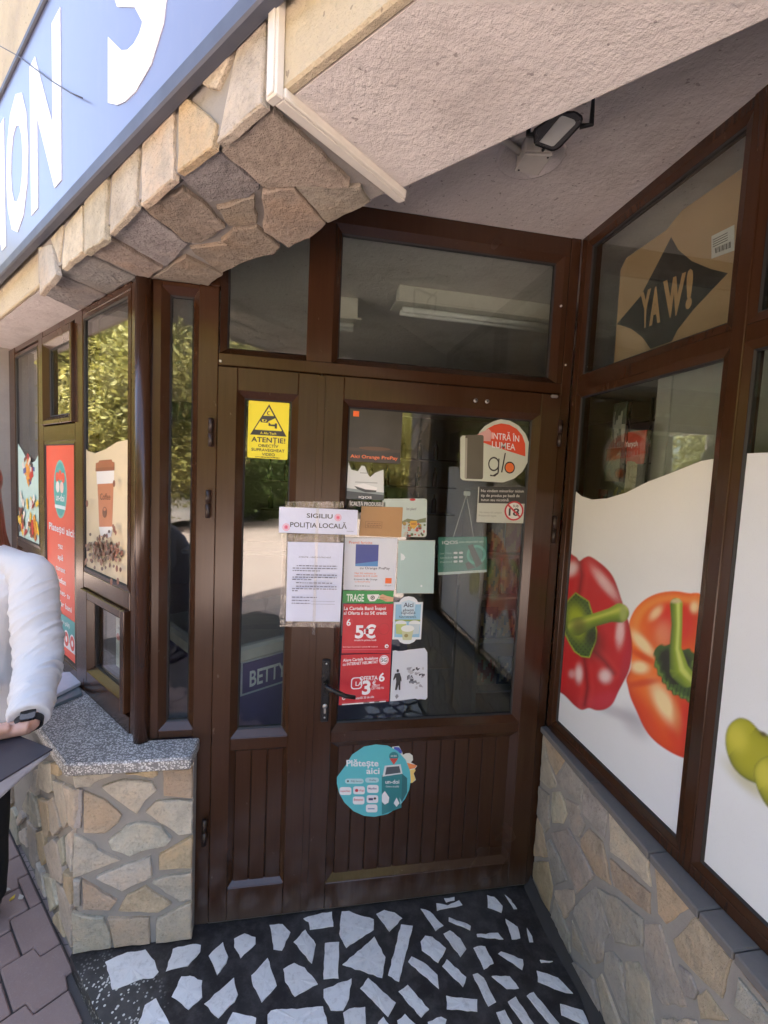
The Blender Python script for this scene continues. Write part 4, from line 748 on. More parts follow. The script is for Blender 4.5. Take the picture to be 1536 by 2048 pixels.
# payment sticker on the lower panel
PD2 = Quad(PD, -.0022, qf((85, 138), (612, 138), (612, 655), (85, 655)))
po = [(.52, .0), (.68, .015), (.82, .09), (.93, .21), (.99, .36), (1, .5), (.98, .62), (.92, .75), (.82, .87), (.68, .96), (.5, 1.0), (.36, .985), (.22, .92), (.1, .8), (.03, .67), (.0, .54), (.0, .45), (.12, .28), (.2, .14), (.36, .03)]
TQ = (88, 196, 208); TL_ = (22, 130, 138)
bx = [('p', rrect(u, v, u+.155, v+.11, .03, .03), W_) for u, v in ((.035, .58), (.215, .57), (.4, .55), (.21, .71), (.395, .69), (.385, .82))]
sheet('sticker', 'round turquoise payment point sticker low on the planked door panel', 'sticker', PD2, TQ, [('p', [(.6, .42), (.88, .4), (.87, .87), (.6, .97)], TL_), ('p', [(.88, .4), (.95, .46), (.95, .66), (.87, .8)], (16, 108, 116)), ('p', [(.64, .29), (.86, .27), (.885, .4), (.61, .44)], (226, 232, 234)), ('p', [(.665, .31), (.84, .295), (.86, .385), (.645, .415)], (70, 82, 92)), ('p', circ(.765, .16, .065, .06), TL_), ('p', [(.705, .19), (.825, .19), (.765, .275)], (214, 72, 60)), ('t', 'un-doi', .765, .165, .026, {'w': .08, 'b': .01}, W_),
  ('t', 'Plătește', .34, .295, .085, {'b': .03, 'w': .43}, W_), ('t', 'aici', .48, .4, .085, {'b': .03, 'w': .18}, W_), ('t', 'un-doi', .745, .535, .055, {'b': .025, 'w': .19}, W_), ('t', 'Centre de plăți', .745, .585, .024, {'b': .008, 'w': .18}, W_), ('p', rrect(.105, .465, .355, .535, .035, .034), (190, 228, 236)), ('p', rrect(.375, .45, .56, .52, .035, .034), (190, 228, 236)), ('p', circ(.145, .5, .012, .014), K_), ('t', 'Plăți facturi', .26, .512, .024, {'w': .15}, (60, 80, 95)), ('t', 'PrePay', .48, .497, .024, {'w': .09}, (60, 80, 95))] + bx +
  [('t', 'superbet', .11, .645, .026, {'b': .01, 'w': .13}, (200, 50, 70)), ('p', circ(.26, .625, .022, .022), (206, 40, 60)), ('t', 'digi', .325, .635, .026, {'w': .07}, (200, 60, 80)), ('t', 'MaxBet', .475, .61, .026, {'b': .01, 'w': .11}, (70, 60, 130)), ('t', 'Betano', .285, .765, .03, {'b': .01, 'w': .12}, (205, 70, 60)), ('r', (.42, .73, .48, .76), (60, 62, 110)), ('p', circ(.505, .735, .016, .016), K_), ('r', (.41, .87, .5, .885), (120, 160, 200)),
  ('p', [(.64, .63), (.7, .72), (.69, .79), (.64, .82), (.6, .78), (.6, .68)], W_), ('p', [(.8, .72), (.84, .8), (.8, .85), (.76, .8)], W_), ('p', [(.84, .72), (.88, .79), (.85, .82)], (150, 216, 224))], outline=po)
sheet('sticker', 'scraps of torn coloured stickers peeking out behind the round turquoise sticker', 'sticker', Quad(PD, -.0026, qf((470, 150), (660, 150), (660, 412), (470, 412))), (230, 232, 222), [('p', [(.12, .02), (.3, .03), (.42, .14), (.4, .2), (.1, .2)], (60, 80, 190)), ('p', [(.6, .45), (.98, .52), (.9, .6), (.75, .62), (.55, .68), (.5, .5)], (240, 140, 70)), ('p', [(.55, .68), (.9, .62), (.93, .66), (.85, .75), (.92, .9), (.8, 1.0), (.6, 1.0)], (245, 212, 120))], outline=[(.05, .02), (.3, .0), (.42, .15), (.45, .24), (.55, .2), (.7, .19), (.82, .26), (.83, .38), (.75, .44), (.99, .54), (.9, .62), (.86, .75), (.94, .92), (.8, 1.0), (.4, 1.0), (.0, .3)])

# ================================================================== large window vinyls, printed as fine coloured grids
def seg_d(X, Y, a, b):
    ax, ay = a; bx_, by = b; dx, dy = bx_-ax, by-ay; t = np.clip(((X-ax)*dx+(Y-ay)*dy)/(dx*dx+dy*dy+1e-9), 0, 1); return np.hypot(X-ax-t*dx, Y-ay-t*dy), t
def poly_sd(X, Y, P):
    d = np.full(X.shape, 1e9); ins = np.zeros(X.shape, bool); n = len(P)
    for i in range(n):
        a, b = P[i], P[(i+1) % n]; d = np.minimum(d, seg_d(X, Y, a, b)[0])
        c = ((a[1] > Y) != (b[1] > Y)) & (X < (b[0]-a[0])*(Y-a[1])/(b[1]-a[1]+1e-12)+a[0]); ins ^= c
    return np.where(ins, d, -d)
def smooth_poly(P, k=6):
    P = [np.array(p, float) for p in P]; n = len(P); out = []
    for i in range(n):
        p0, p1, p2, p3 = P[i-1], P[i], P[(i+1) % n], P[(i+2) % n]
        for j in range(k):
            t = j/k; out.append(tuple(.5*((2*p1)+(p2-p0)*t+(2*p0-5*p1+4*p2-p3)*t*t+(3*p1-p0-3*p2+p3)*t**3)))
    return out
def chain_sd(X, Y, pts):
    best = np.full(X.shape, 1e9); side = np.zeros(X.shape)
    for (x0, y0, r0), (x1, y1, r1) in zip(pts[:-1], pts[1:]):
        d, t = seg_d(X, Y, (x0, y0), (x1, y1)); v = d-(r0+(r1-r0)*t); cr = ((x1-x0)*(Y-y0)-(y1-y0)*(X-x0))/math.hypot(x1-x0, y1-y0)/(r0+(r1-r0)*t)
        side = np.where(v < best, cr, side); best = np.minimum(best, v)
    return -best, side
def ell(X, Y, cx, cy, rx, ry, ang=0):
    a = math.radians(ang); x = (X-cx)*math.cos(a)+(Y-cy)*math.sin(a); y = -(X-cx)*math.sin(a)+(Y-cy)*math.cos(a); return np.exp(-((x/rx)**2+(y/ry)**2)**1.5)
def mixc(C, col, a): return C*(1-a[:, None]) + np.array(lin(col))[None]*a[:, None]
sm = lambda d, w: np.clip(d/w*.5+.5, 0, 1)
def grid_print(name, label, cat, pl, d, S, ZT, Z0, nv, colfun, mat, power=1.0):
    ns = len(S); V = np.zeros((ns, nv+1, 3)); ST = []
    for j in range(nv+1):
        f = (j/nv)**power
        for i in range(ns): V[i, j] = pl.w(S[i], Z0+(ZT[i]-Z0)*f, d)
    P = topx(V.reshape(-1, 3)); C = colfun(P[:, 0], P[:, 1])
    F = [(i*(nv+1)+j, (i+1)*(nv+1)+j, (i+1)*(nv+1)+j+1, i*(nv+1)+j+1) for i in range(ns-1) for j in range(nv)]
    me = bpy.data.meshes.new(name); me.from_pydata(V.reshape(-1, 3).tolist(), [], F)
    ca = me.color_attributes.new('Col', 'FLOAT_COLOR', 'POINT'); ca.data.foreach_set('color', np.concatenate([C, np.ones((len(C), 1))], 1).ravel().astype(np.float32))
    o = link(name, me, None, mat); m = o.modifiers.new('thickness', 'SOLIDIFY'); m.thickness = .0006; return tag(o, label, cat)
CK = 1536/456
RED_O = smooth_poly([(170,150),(240,180),(266,208),(300,186),(345,181),(440,250),(500,330),(550,470),(595,610),(618,740),(618,850),(598,950),(560,1030),(528,1090),(490,1170),(440,1208),(380,1215),(330,1200),(280,1212),(230,1180),(160,1110),(60,1030),(20,800),(40,500),(90,220)])
ORA_O = smooth_poly([(598,650),(620,570),(660,510),(720,460),(800,425),(900,412),(1000,425),(1100,450),(1180,700),(1180,1500),(1080,1560),(950,1530),(850,1480),(760,1410),(700,1330),(650,1220),(610,1130),(590,1050),(582,1000),(612,920),(614,780)])
CAL_R = [(240,420),(285,450),(330,480),(348,540),(362,585),(385,680),(378,750),(350,820),(335,862),(280,855),(230,820),(195,760),(165,700),(148,620),(155,520),(190,470)]
CAL_O = smooth_poly([(780,800),(870,770),(960,800),(1040,840),(1040,1140),(930,1120),(870,1080),(820,1010),(775,920)])
def peppers(px, py):
    X, Y = (px-1080)*CK, (py-1060)*CK; N = len(X); f = np.clip((Y+800)/2600, 0, 1)[:, None]
    C = np.array(lin((240, 241, 232)))[None]*(1-f)+np.array(lin((236, 242, 250)))[None]*f
    for cx, cy, rx, ry, a in ((520, 1230, 190, 40, 22), (640, 1300, 130, 70, 50)): C = mixc(C, (176, 176, 186), .6*ell(X, Y, cx, cy, rx, ry, a))
    # orange pepper
    d = poly_sd(X, Y, ORA_O); A = np.tile(np.array(lin((244, 118, 26))), (N, 1))
    A = mixc(A, (222, 46, 24), np.clip(ell(X, Y, 920, 620, 190, 210)*1.1+ell(X, Y, 990, 1330, 170, 330)+ell(X, Y, 700, 1250, 70, 220, -30)*.7, 0, 1)); A = mixc(A, (205, 40, 18), .8*np.exp(-np.clip(d, 0, 99)/22)*(Y > 900)); A = mixc(A, (246, 150, 60), .8*np.exp(-((d-45)/28)**2)*(Y < 780))
    for cx, cy, rx, ry, a, s in ((690, 765, 36, 110, -42, 1), (672, 925, 62, 42, 10, 1), (835, 1165, 58, 150, -28, 1), (780, 560, 30, 60, 40, .7), (1040, 520, 30, 40, 0, .8), (830, 700, 60, 90, 0, .25)): A = mixc(A, (252, 226, 170), np.clip(1.15*s*ell(X, Y, cx, cy, rx, ry, a), 0, 1))
    A = mixc(A, (226, 70, 20), .75*ell(X, Y, 690, 850, 110, 22, 28)); A = mixc(A, (214, 60, 20), .8*ell(X, Y, 690, 1030, 120, 26, -10)); A = mixc(A, (228, 120, 30), .5*ell(X, Y, 920, 1250, 30, 140, -5))
    dc = poly_sd(X, Y, CAL_O)+6*np.sin(X*.09+Y*.07); A = mixc(A, (60, 92, 34), sm(dc, 6)); A = mixc(A, (112, 150, 62), .8*np.exp(-((dc-16)/10)**2)*(dc > 0)*(Y > 880)); A = mixc(A, (26, 32, 20), sm(dc-34, 20)*(Y < 1040)); A = mixc(A, (20, 30, 14), .6*(np.sin(X*.23+Y*.05) > .55)*(dc > 0)*(Y > 980))
    ds, side = chain_sd(X, Y, [(918, 500, 42), (922, 640, 36), (912, 800, 40), (940, 950, 66), (985, 1000, 62)]); A2 = np.tile(np.array(lin((150, 176, 46))), (N, 1)); A2 = mixc(A2, (86, 112, 30), np.clip(side*1.1, 0, 1)); A2 = mixc(A2, (206, 220, 110), ell(side*10, Y*0, -3, 0, 3, 1)); A2 = mixc(A2, (210, 196, 150), ell(X, Y, 915, 478, 42, 16)); a = sm(ds, 5)[:, None]; A = A*(1-a)+A2*a
    a = sm(d, 5)[:, None]; C = C*(1-a)+A*a
    # red pepper
    d = poly_sd(X, Y, RED_O); A = np.tile(np.array(lin((206, 22, 30))), (N, 1)); A = mixc(A, (150, 8, 24), .7*np.exp(-np.clip(d, 0, 99)/26)); A = mixc(A, (214, 60, 84), .55*ell(X, Y, 430, 1150, 190, 60, -14)); A = mixc(A, (190, 40, 70), .5*ell(X, Y, 580, 900, 36, 180, 8))
    for pl_ in ([(264, 205), (282, 300), (264, 430)], [(298, 868), (312, 960), (320, 1060), (300, 1180)], [(365, 815), (440, 890), (495, 965)]):
        dd = np.minimum.reduce([seg_d(X, Y, a_, b_)[0] for a_, b_ in zip(pl_[:-1], pl_[1:])]); A = mixc(A, (112, 4, 16), .75*np.exp(-dd/14)); A = mixc(A, (232, 76, 74), .25*np.exp(-((dd-34)/16)**2))
    A = mixc(A, (110, 6, 10), .8*ell(X, Y, 345, 760, 90, 110)); bub = (np.sin(X*.31)*np.sin(Y*.29+X*.05) > .35)
    for cx, cy, rx, ry, a_, s in ((212, 262, 40, 52, 30, .9), (438, 360, 130, 34, 52, .8), (540, 690, 30, 95, 4, .85), (440, 985, 42, 46, -20, .85), (262, 970, 26, 60, 0, .85), (215, 970, 24, 30, 0, .4)): A = mixc(A, (248, 222, 220), np.clip(s*ell(X, Y, cx, cy, rx, ry, a_)*np.where(bub & (cx > 400) & (cy < 800), .45, 1.1), 0, 1))
    dc = poly_sd(X, Y, CAL_R); A = mixc(A, (66, 98, 34), sm(dc, 5)); A = mixc(A, (170, 190, 60), .85*np.exp(-((dc-4)/5)**2)*(dc > -4)); A = mixc(A, (28, 48, 16), .65*(np.sin(X*.2)*np.sin(Y*.17) > .4)*(dc > 6)); A = mixc(A, (168, 186, 34), np.clip(1.2*ell(X, Y, 248, 620, 62, 115, -12), 0, 1)); A = mixc(A, (24, 36, 10), .8*ell(X, Y, 345, 720, 44, 60))
    ds, side = chain_sd(X, Y, [(250, 650, 62), (350, 612, 44), (470, 575, 46), (535, 560, 66)]); A2 = np.tile(np.array(lin((140, 168, 40))), (N, 1)); A2 = mixc(A2, (78, 100, 26), np.clip(side, 0, 1)*.9); A2 = mixc(A2, (196, 208, 84), np.exp(-((side+.35)/.3)**2)); A2 = mixc(A2, (92, 84, 34), .7*ell(X, Y, 262, 640, 52, 60)); A2 = mixc(A2, (170, 186, 96), ell(X, Y, 562, 565, 26, 66)); a = sm(ds, 5)[:, None]; A = A*(1-a)+A2*a
    a = np.maximum(sm(d, 5), sm(ds, 5)*(X > 400))[:, None]; C = C*(1-a)+A*a
    return C
wx = [(1030+x*.34189, 700+y*.34189) for x, y in [(320, 740), (330, 775), (350, 822), (390, 855), (450, 875), (540, 868), (650, 835), (780, 770), (900, 725), (1000, 685), (1090, 650), (1150, 638)]]
wst = [PR.px(p, GR) for p in wx]; S = np.linspace(.056, .651, 215); ZT = np.interp(S, [a[0] for a in wst], [a[1] for a in wst])
grid_print('pepper_vinyl', 'printed window film with a red and an orange pepper and a wavy top edge', 'window film', PR, GR+.0006, S, ZT, .731, 400, peppers, VINYL, 1.25)
def apples(px, py):
    X, Y = (px-1080)*CK, (py-1060)*CK; N = len(X); C = np.tile(np.array(lin((236, 242, 247))), (N, 1)); C = mixc(C, (200, 198, 160), .8*ell(X, Y, 1400, 1690, 60, 200, -48))
    for P, sh in ((smooth_poly([(1248, 1410), (1265, 1330), (1310, 1280), (1360, 1265), (1420, 1290), (1480, 1350), (1560, 1400), (1640, 1500), (1640, 1700), (1520, 1720), (1400, 1685), (1310, 1610), (1262, 1510)]), (1330, 1400)), (smooth_poly([(1438, 1630), (1480, 1550), (1560, 1520), (1700, 1560), (1760, 1760), (1700, 1940), (1560, 1890), (1480, 1780)]), (1520, 1650))):
        d = poly_sd(X, Y, P); A = np.tile(np.array(lin((178, 178, 30))), (N, 1)); A = mixc(A, (116, 120, 10), .85*np.exp(-np.clip(d, 0, 200)/40)*(X+Y > sh[0]+sh[1]+60)); A = mixc(A, (212, 208, 70), ell(X, Y, *sh, 70, 100, -20)); A = mixc(A, (84, 92, 6), .75*np.exp(-np.abs(d)/9)); a = sm(d, 6)[:, None]; C = C*(1-a)+A*a
    C = mixc(C, (90, 80, 40), ell(X, Y, 1505, 1375, 26, 16, 30)); return C
S = np.linspace(.724, 1.43, 230); grid_print('fruit_vinyl', 'printed white window film with green fruit on the street end of the display window', 'window film', PR, GR+.0006, S, np.full(230, 1.752), .731, 300, apples, VINYL, 1.2)

# ---------------- posters in the bay window, drawn through photo coordinates on the glass
class PxQ:
    def __init__(self, pl, d, f): self.pl, self.d, self.f, self.W, self.H = pl, d, f, 1.0, 1.0
    def w(self, u, v, h): p = self.f([(u, v)])[0]; return self.pl.w(*self.pl.px(p, self.d), self.d+h)
B2 = PxQ(PL, GL+.0004, Z2)
def z2c(s, z, d=GL): p = topx(PL.w(s, z, d)); return (p[0]/.29297, (p[1]-500)/.29297)
r = random.Random(8)
BEAN = [(92, 44, 28), (124, 62, 40), (74, 34, 22), (146, 84, 58)]
its = [('p', [(670, 1500), (700, 1500), (775, 1490), (765, 1950), (755, 1960), (690, 1960)], (214, 150, 112)), ('p', [(660, 1490), (782, 1480), (780, 1592), (664, 1600)], (238, 232, 222)), ('p', [(668, 1598), (778, 1592), (768, 1890), (680, 1892)], (198, 122, 84)), ('p', [(676, 1890), (770, 1888), (762, 1955), (740, 1965), (690, 1950)], (236, 232, 224)), ('p', [(655, 1510), (657, 1455), (675, 1450), (680, 1437), (765, 1430), (770, 1446), (785, 1450), (784, 1505)], (166, 96, 62)), ('p', [(655, 1512), (784, 1505), (784, 1480), (655, 1488)], (148, 82, 52)), ('t', 'Coffee', 722, 1705, 44, {'b': .01, 'w': 70}, (112, 58, 36)), ('p', circ(718, 1790, 16, 38, 14), (120, 64, 42)), ('p', circ(718, 1770, 9, 12, 10), (198, 122, 84))]
for k in range(150): its.append(('p', circ(r.gauss(725, 75) if k < 120 else r.uniform(590, 860), (2000+abs(r.gauss(0, 60))) if k < 120 else r.uniform(1880, 2190), r.uniform(6, 10), r.uniform(11, 19), 8, r.uniform(0, 90)), r.choice(BEAN)))
for q in ((818, 1595), (632, 1730), (820, 1905), (800, 2260), (845, 2255), (838, 2170)): its.append(('p', circ(q[0], q[1], 9, 24, 10), (128, 66, 44)))
its = [i for i in its if i[0] == 't' or all(596 < u < 872 for u, v in i[1])]
cof = [(575, 1340), (600, 1372), (650, 1388), (720, 1362), (800, 1312), (886, 1292), z2c(.064, 1.236), z2c(.491, 1.236)]
sheet('coffee_poster', 'beige window film with a takeaway coffee cup and scattered beans', 'window film', B2, (226, 205, 166), its, outline=cof)
a0, a1, a2, a3 = z2c(1.024, 1.738), z2c(.604, 1.738), z2c(.604, .788), z2c(1.024, .788)
lerp = lambda p, q, t: (p[0]+(q[0]-p[0])*t, p[1]+(q[1]-p[1])*t)
UV = lambda u, v: lerp(lerp(a0, a1, u), lerp(a3, a2, u), v)
REDP = (236, 84, 66)
Q3 = type('Q', (), {})(); Q3.w = lambda u, v, h: PL.w(1.024-.42*u, 1.738-.95*v, GL+.0004+h); Q3.W, Q3.H = .42, .95
its = [('p', circ(.5, .21, .22, .137), (120, 190, 178)), ('p', circ(.5, .21, .2, .125), (62, 170, 168)), ('p', circ(.4, .155, .055, .025), REDP), ('p', circ(.5, .145, .055, .025), REDP), ('p', circ(.6, .155, .055, .025), REDP), ('p', circ(.42, .2, .06, .027), (244, 236, 230)), ('p', circ(.56, .2, .06, .027), (244, 210, 200)), ('t', 'un-doi', .5, .265, .034, {'b': .02, 'w': .28}, (244, 246, 246)), ('r', (.32, .285, .68, .302), (226, 240, 240))]
its += [('t', s_, u, v, h, {'b': .025, 'w': w}, W_) for s_, u, v, h, w in (('Platești aici:', .535, .415, .034, .86), ('gaz', .5, .49, .026, .17), ('apă', .5, .545, .026, .18), ('curent', .5, .6, .026, .32), ('telefon', .5, .655, .026, .36), ('internet- tv', .53, .71, .026, .56), ('transfer bani', .53, .765, .026, .66))]
its += [('p', [(0, .8), (1, .8), (1, .925), (0, .925)], (52, 160, 166)), ('t', 'centre de plăți', .55, .845, .02, {'w': .5}, W_), ('r', (0, .915, 1, .95), W_)] + sum([[('p', circ(u, .905, .085, .042), W_), ('p', circ(u, .905, .07, .034), (214, 66, 60)), ('p', circ(u, .905, .03, .015), W_)] for u in (.1, .3, .5, .7, .89)], [])
sheet('payment_poster', 'tall red bill payment poster with white lettering in the bay window', 'poster', Q3, REDP, its, outline=[(0, 0), (1, 0), (1, 1), (0, 1)])
Q4 = type('Q', (), {})(); Q4.w = lambda u, v, h: PL.w(1.54-.416*u, 1.75-.51*v, GL+.0004+h); Q4.W, Q4.H = .416, .51
its = []
for k in range(60):
    cu, cv = (r.uniform(.05, .95), r.uniform(.55, .93)) if k > 22 else (.52+r.gauss(0, .1), .28+r.gauss(0, .08)); a = r.uniform(0, 3.14); L, w = r.uniform(.05, .11), r.uniform(.025, .05); c_, s_ = math.cos(a), math.sin(a)
    P = [(cu+L*c_-w*s_, cv+(L*s_+w*c_)*.8), (cu+L*c_+w*s_, cv+(L*s_-w*c_)*.8), (cu-L*c_+w*s_, cv-(L*s_+w*c_)*.8), (cu-L*c_-w*s_, cv-(L*s_-w*c_)*.8)]
    if all(0 < u < 1 for u, v in P): its.append(('p', P, r.choice([(206, 40, 36), (170, 30, 36), (226, 150, 40), (70, 80, 150), (120, 60, 40), (232, 226, 214), (240, 200, 60), (44, 46, 60)])))
sheet('sweets_poster', 'pale green window film printed with a heap of wrapped sweets', 'window film', Q4, (190, 220, 212), its, outline=[(0, .0), (.15, .05), (.4, .15), (.62, .2), (.8, .18), (1, .09), (1, 1), (0, 1)])
Q5 = type('Q', (), {})(); Q5.w = lambda u, v, h: PL.w(.30-.17*u, 1.075-.2*v, -.05+h); Q5.W, Q5.H = .17, .2
sheet('window_notice', 'white notice with a pencil sketch behind the small opening pane', 'paper', Q5, (226, 232, 226), [('t', 'Vă rugăm să', .5, .12, .07, {'w': .7}, (110, 112, 112)), ('t', 'sunați la geam', .5, .24, .07, {'b': .01, 'w': .8}, (70, 72, 72)), ('p', circ(.12, .4, .1, .07), (226, 110, 100))] + [('p', [(.3+.06*k, .5+.05*(k % 3)), (.33+.06*k, .5+.05*(k % 3)), (.36+.05*k, .82-.04*(k % 2)), (.34+.05*k, .82-.04*(k % 2))], (120, 126, 128)) for k in range(8)])

# ================================================================== shop sign
sign = empty('shop_sign', tuple(PL.w(-.2, 2.32, .2)), 'long blue fascia sign with big white capital letters above the bay window', 'sign')
SD = .198
sz0 = PL.px((94, 432), SD)[1]; szb = PL.px((104, 469), .178)[1]; szt = PL.px((16, 161), SD)[1]
bar('panel', PL, -2.3, 3.2, sz0-.012, szt, OO+.018, SD-.002, SIGNB, sign, .002)
bar('bottom_trim', PL, -2.3, 3.2, szb, sz0, OO+.012, SD+.006, SIGNF, sign, .004); bar('top_trim', PL, -2.3, 3.2, szt-.008, szt+.015, OO+.012, SD+.006, SIGNF, sign, .004)
for x in (-1.6, -.2, 1.2, 2.6): bar('bracket', PL, x-.015, x+.015, sz0+.06, szt-.06, OO-.006, OO+.019, SIGNF, sign, 0)
Ol, Or = PL.px((12, 339), SD)[0], PL.px((56, 312), SD)[0]; Nl, Nr = PL.px((62, 410), SD)[0], PL.px((120, 60), SD)[0]; Sl = PL.px((214, 100), SD)[0]; zlo, zhi = PL.px((80, 410), SD)[1], PL.px((39, 172), SD)[1]; lw = Nl-Nr; lo_ = Ol-Or; Sr = Sl-.31
for ch, s_left, s_right in (('N', Ol+.025+lw, Ol+.025), ('O', Ol, Or), ('N', Nl, Nr), ('S', Sl, Sr), ('T', Sr-.1, Sr-.38), ('O', Sr-.4, Sr-.68), ('P', Sr-.71, Sr-.98)):
    V, F = text_mesh(ch, .06); x0, x1, y0, y1 = V[:, 0].min(), V[:, 0].max(), V[:, 1].min(), V[:, 1].max()
    W3 = [PL.w(s_left+(s_right-s_left)*(x-x0)/(x1-x0), zlo+(zhi-zlo)*(y-y0)/(y1-y0), SD-.001) for x, y in V]
    o = mk('letter', W3, F, WHITEV, sign, fix=False); m = o.modifiers.new('t', 'SOLIDIFY'); m.thickness = .0016; m.offset = 0
wv = empty('hanging_cable', tuple(PL.w(.4, 2.95, .23)), 'thin dark cable hanging in front of the blue fascia sign', 'cable')
pts = [PL.w(*PL.px(p, SD+.008), SD+.008) for p in ((-60, 60), (0, 92), (33, 110), (60, 130), (100, 160), (140, 185), (165, 196))]
tube('cable', pts, .0016, plain('cable_grey', (.05, .05, .06), .5), wv, 8)

# trunking at the end of the stone cladding
tr = empty('cable_trunking', tuple(PL.w(S_END, 2.24, .18)), 'dirty white plastic cable trunking folded round the edge of the beam', 'trunking')
bar('trunking_cover', PL, S_END-.033, S_END-.006, SOF-.016, 3.4, OO+.0005, OO+.016, WHITEP, tr, .002)
bar('trunking_cover', PL, S_END-.028, S_END-.011, SOF-.012, 3.4, OO+.016, OO+.0185, WHITEP, tr, .001)
prism('trunking_cover', pl_s, [(S_END-.036, OI-.012), (S_END-.008, OI-.012), (S_END-.008, OO+.0005), (S_END-.036, OO+.0005)], .0195, .036, WHITEP, tr, .002)
prism('trunking_cover', pl_s, [(S_END-.031, OI-.014), (S_END-.013, OI-.014), (S_END-.013, OO+.0005), (S_END-.031, OO+.0005)], .036, .0385, WHITEP, tr, .001)

# floodlight and junction box in a round plaster recess
c0 = onz((1062, 312), CEIL); e1 = onz((1127, 312), CEIL); rad = np.linalg.norm(e1-c0)
fl = empty('floodlight', (c0[0], c0[1], CEIL-.1), 'small black flood lamp with a pale lens hanging from the entrance ceiling', 'lamp')
V, F = [], []; n = 40
for k, (rr, zz_) in enumerate(((rad*1.06, CEIL-.0002), (rad*1.03, CEIL-.006), (rad*.97, CEIL-.007), (rad*.9, CEIL-.001), (.001, CEIL-.0012))):
    V += [(c0[0]+rr*math.cos(2*math.pi*i/n)*(1+.03*math.sin(3*i)), c0[1]+rr*math.sin(2*math.pi*i/n), zz_) for i in range(n)]
    if k: F += [((k-1)*n+i, (k-1)*n+(i+1) % n, k*n+(i+1) % n, k*n+i) for i in range(n)]
rose = mk('plaster_rose', V, F, CEILM, shop, smooth=True, fix=False)
ZF = PC((960, 160), .15625); PJ = Plane((0, 0, CEIL-.045), (1, 0, 0), (0, 0, -1), (0, 1, 0))
jb = empty('junction_box', (c0[0], c0[1], CEIL-.02), 'cream plastic junction box beside the flood lamp on the ceiling', 'junction box')
q = [PJ.px(a) for a in ZF([(455, 1150), (575, 940), (920, 950), (740, 1205)])]; prism('box', PJ, q, -.043, -.004, WHITEP, jb, .004); prism('lid', PJ, [tuple(np.mean(q, 0)+(np.array(a)-np.mean(q, 0))*1.05) for a in q], -.004, .004, WHITEP, jb, .002)
for k in (0, 2): c_ = np.mean(q, 0)+(np.array(q[k])-np.mean(q, 0))*.8; tube('screw', [PJ.w(*c_, .003), PJ.w(*c_, .0048)], .0028, BLACK, jb, 8)
a_, b_ = onz((985, 265), CEIL-.014), onz((1042, 305), CEIL-.014); tube('conduit', [a_+(a_-b_)*.8, a_, b_], .009, WHITEP, jb, 10)
fc = onz((1108, 258), CEIL-.1); nf = np.array((-.36, -.72, -.6)); nf /= np.linalg.norm(nf)
hu = np.cross((0, 0, 1), nf); hu /= np.linalg.norm(hu); PFL = Plane(fc, hu, nf, np.cross(nf, hu))
fq = [PFL.px(a) for a in ZF([(670, 640), (1010, 400), (1230, 395), (1330, 470), (1290, 590), (1020, 880), (930, 920), (690, 835)])]; lq = [PFL.px(a) for a in ZF([(1020, 478), (1050, 458), (1085, 462), (1205, 510), (1225, 540), (1215, 570), (945, 845), (915, 848), (760, 792)])]
prism('housing', PFL, fq, -.028, .0, BLACKG, fl, .004); prism('housing_back', PFL, [tuple(np.mean(fq, 0)+(np.array(a)-np.mean(fq, 0))*.72) for a in fq], -.046, -.028, BLACKG, fl, .004)
prism('lens', PFL, lq, -.001, .0015, plain('lens_diffuser', (.56, .58, .54), .25), fl, .0006)
m_ = np.mean(fq, 0); L_ = PFL.w(m_[0]-.07, m_[1], -.03); R_2 = PFL.w(m_[0]+.07, m_[1], -.03)
tube('bracket', [PFL.w(m_[0]-.045, m_[1], -.03), L_, (L_[0], L_[1], CEIL-.004), (R_2[0], R_2[1], CEIL-.004), R_2, PFL.w(m_[0]+.045, m_[1], -.03)], .006, BLACKG, fl, 8)
tube('lamp_cable', [PFL.w(m_[0], m_[1], -.045), PFL.w(m_[0], m_[1]+.02, -.075), tuple(c0[:2]+np.array((0.01, .0)))+(CEIL-.03,)], .004, BLACK, fl, 8)

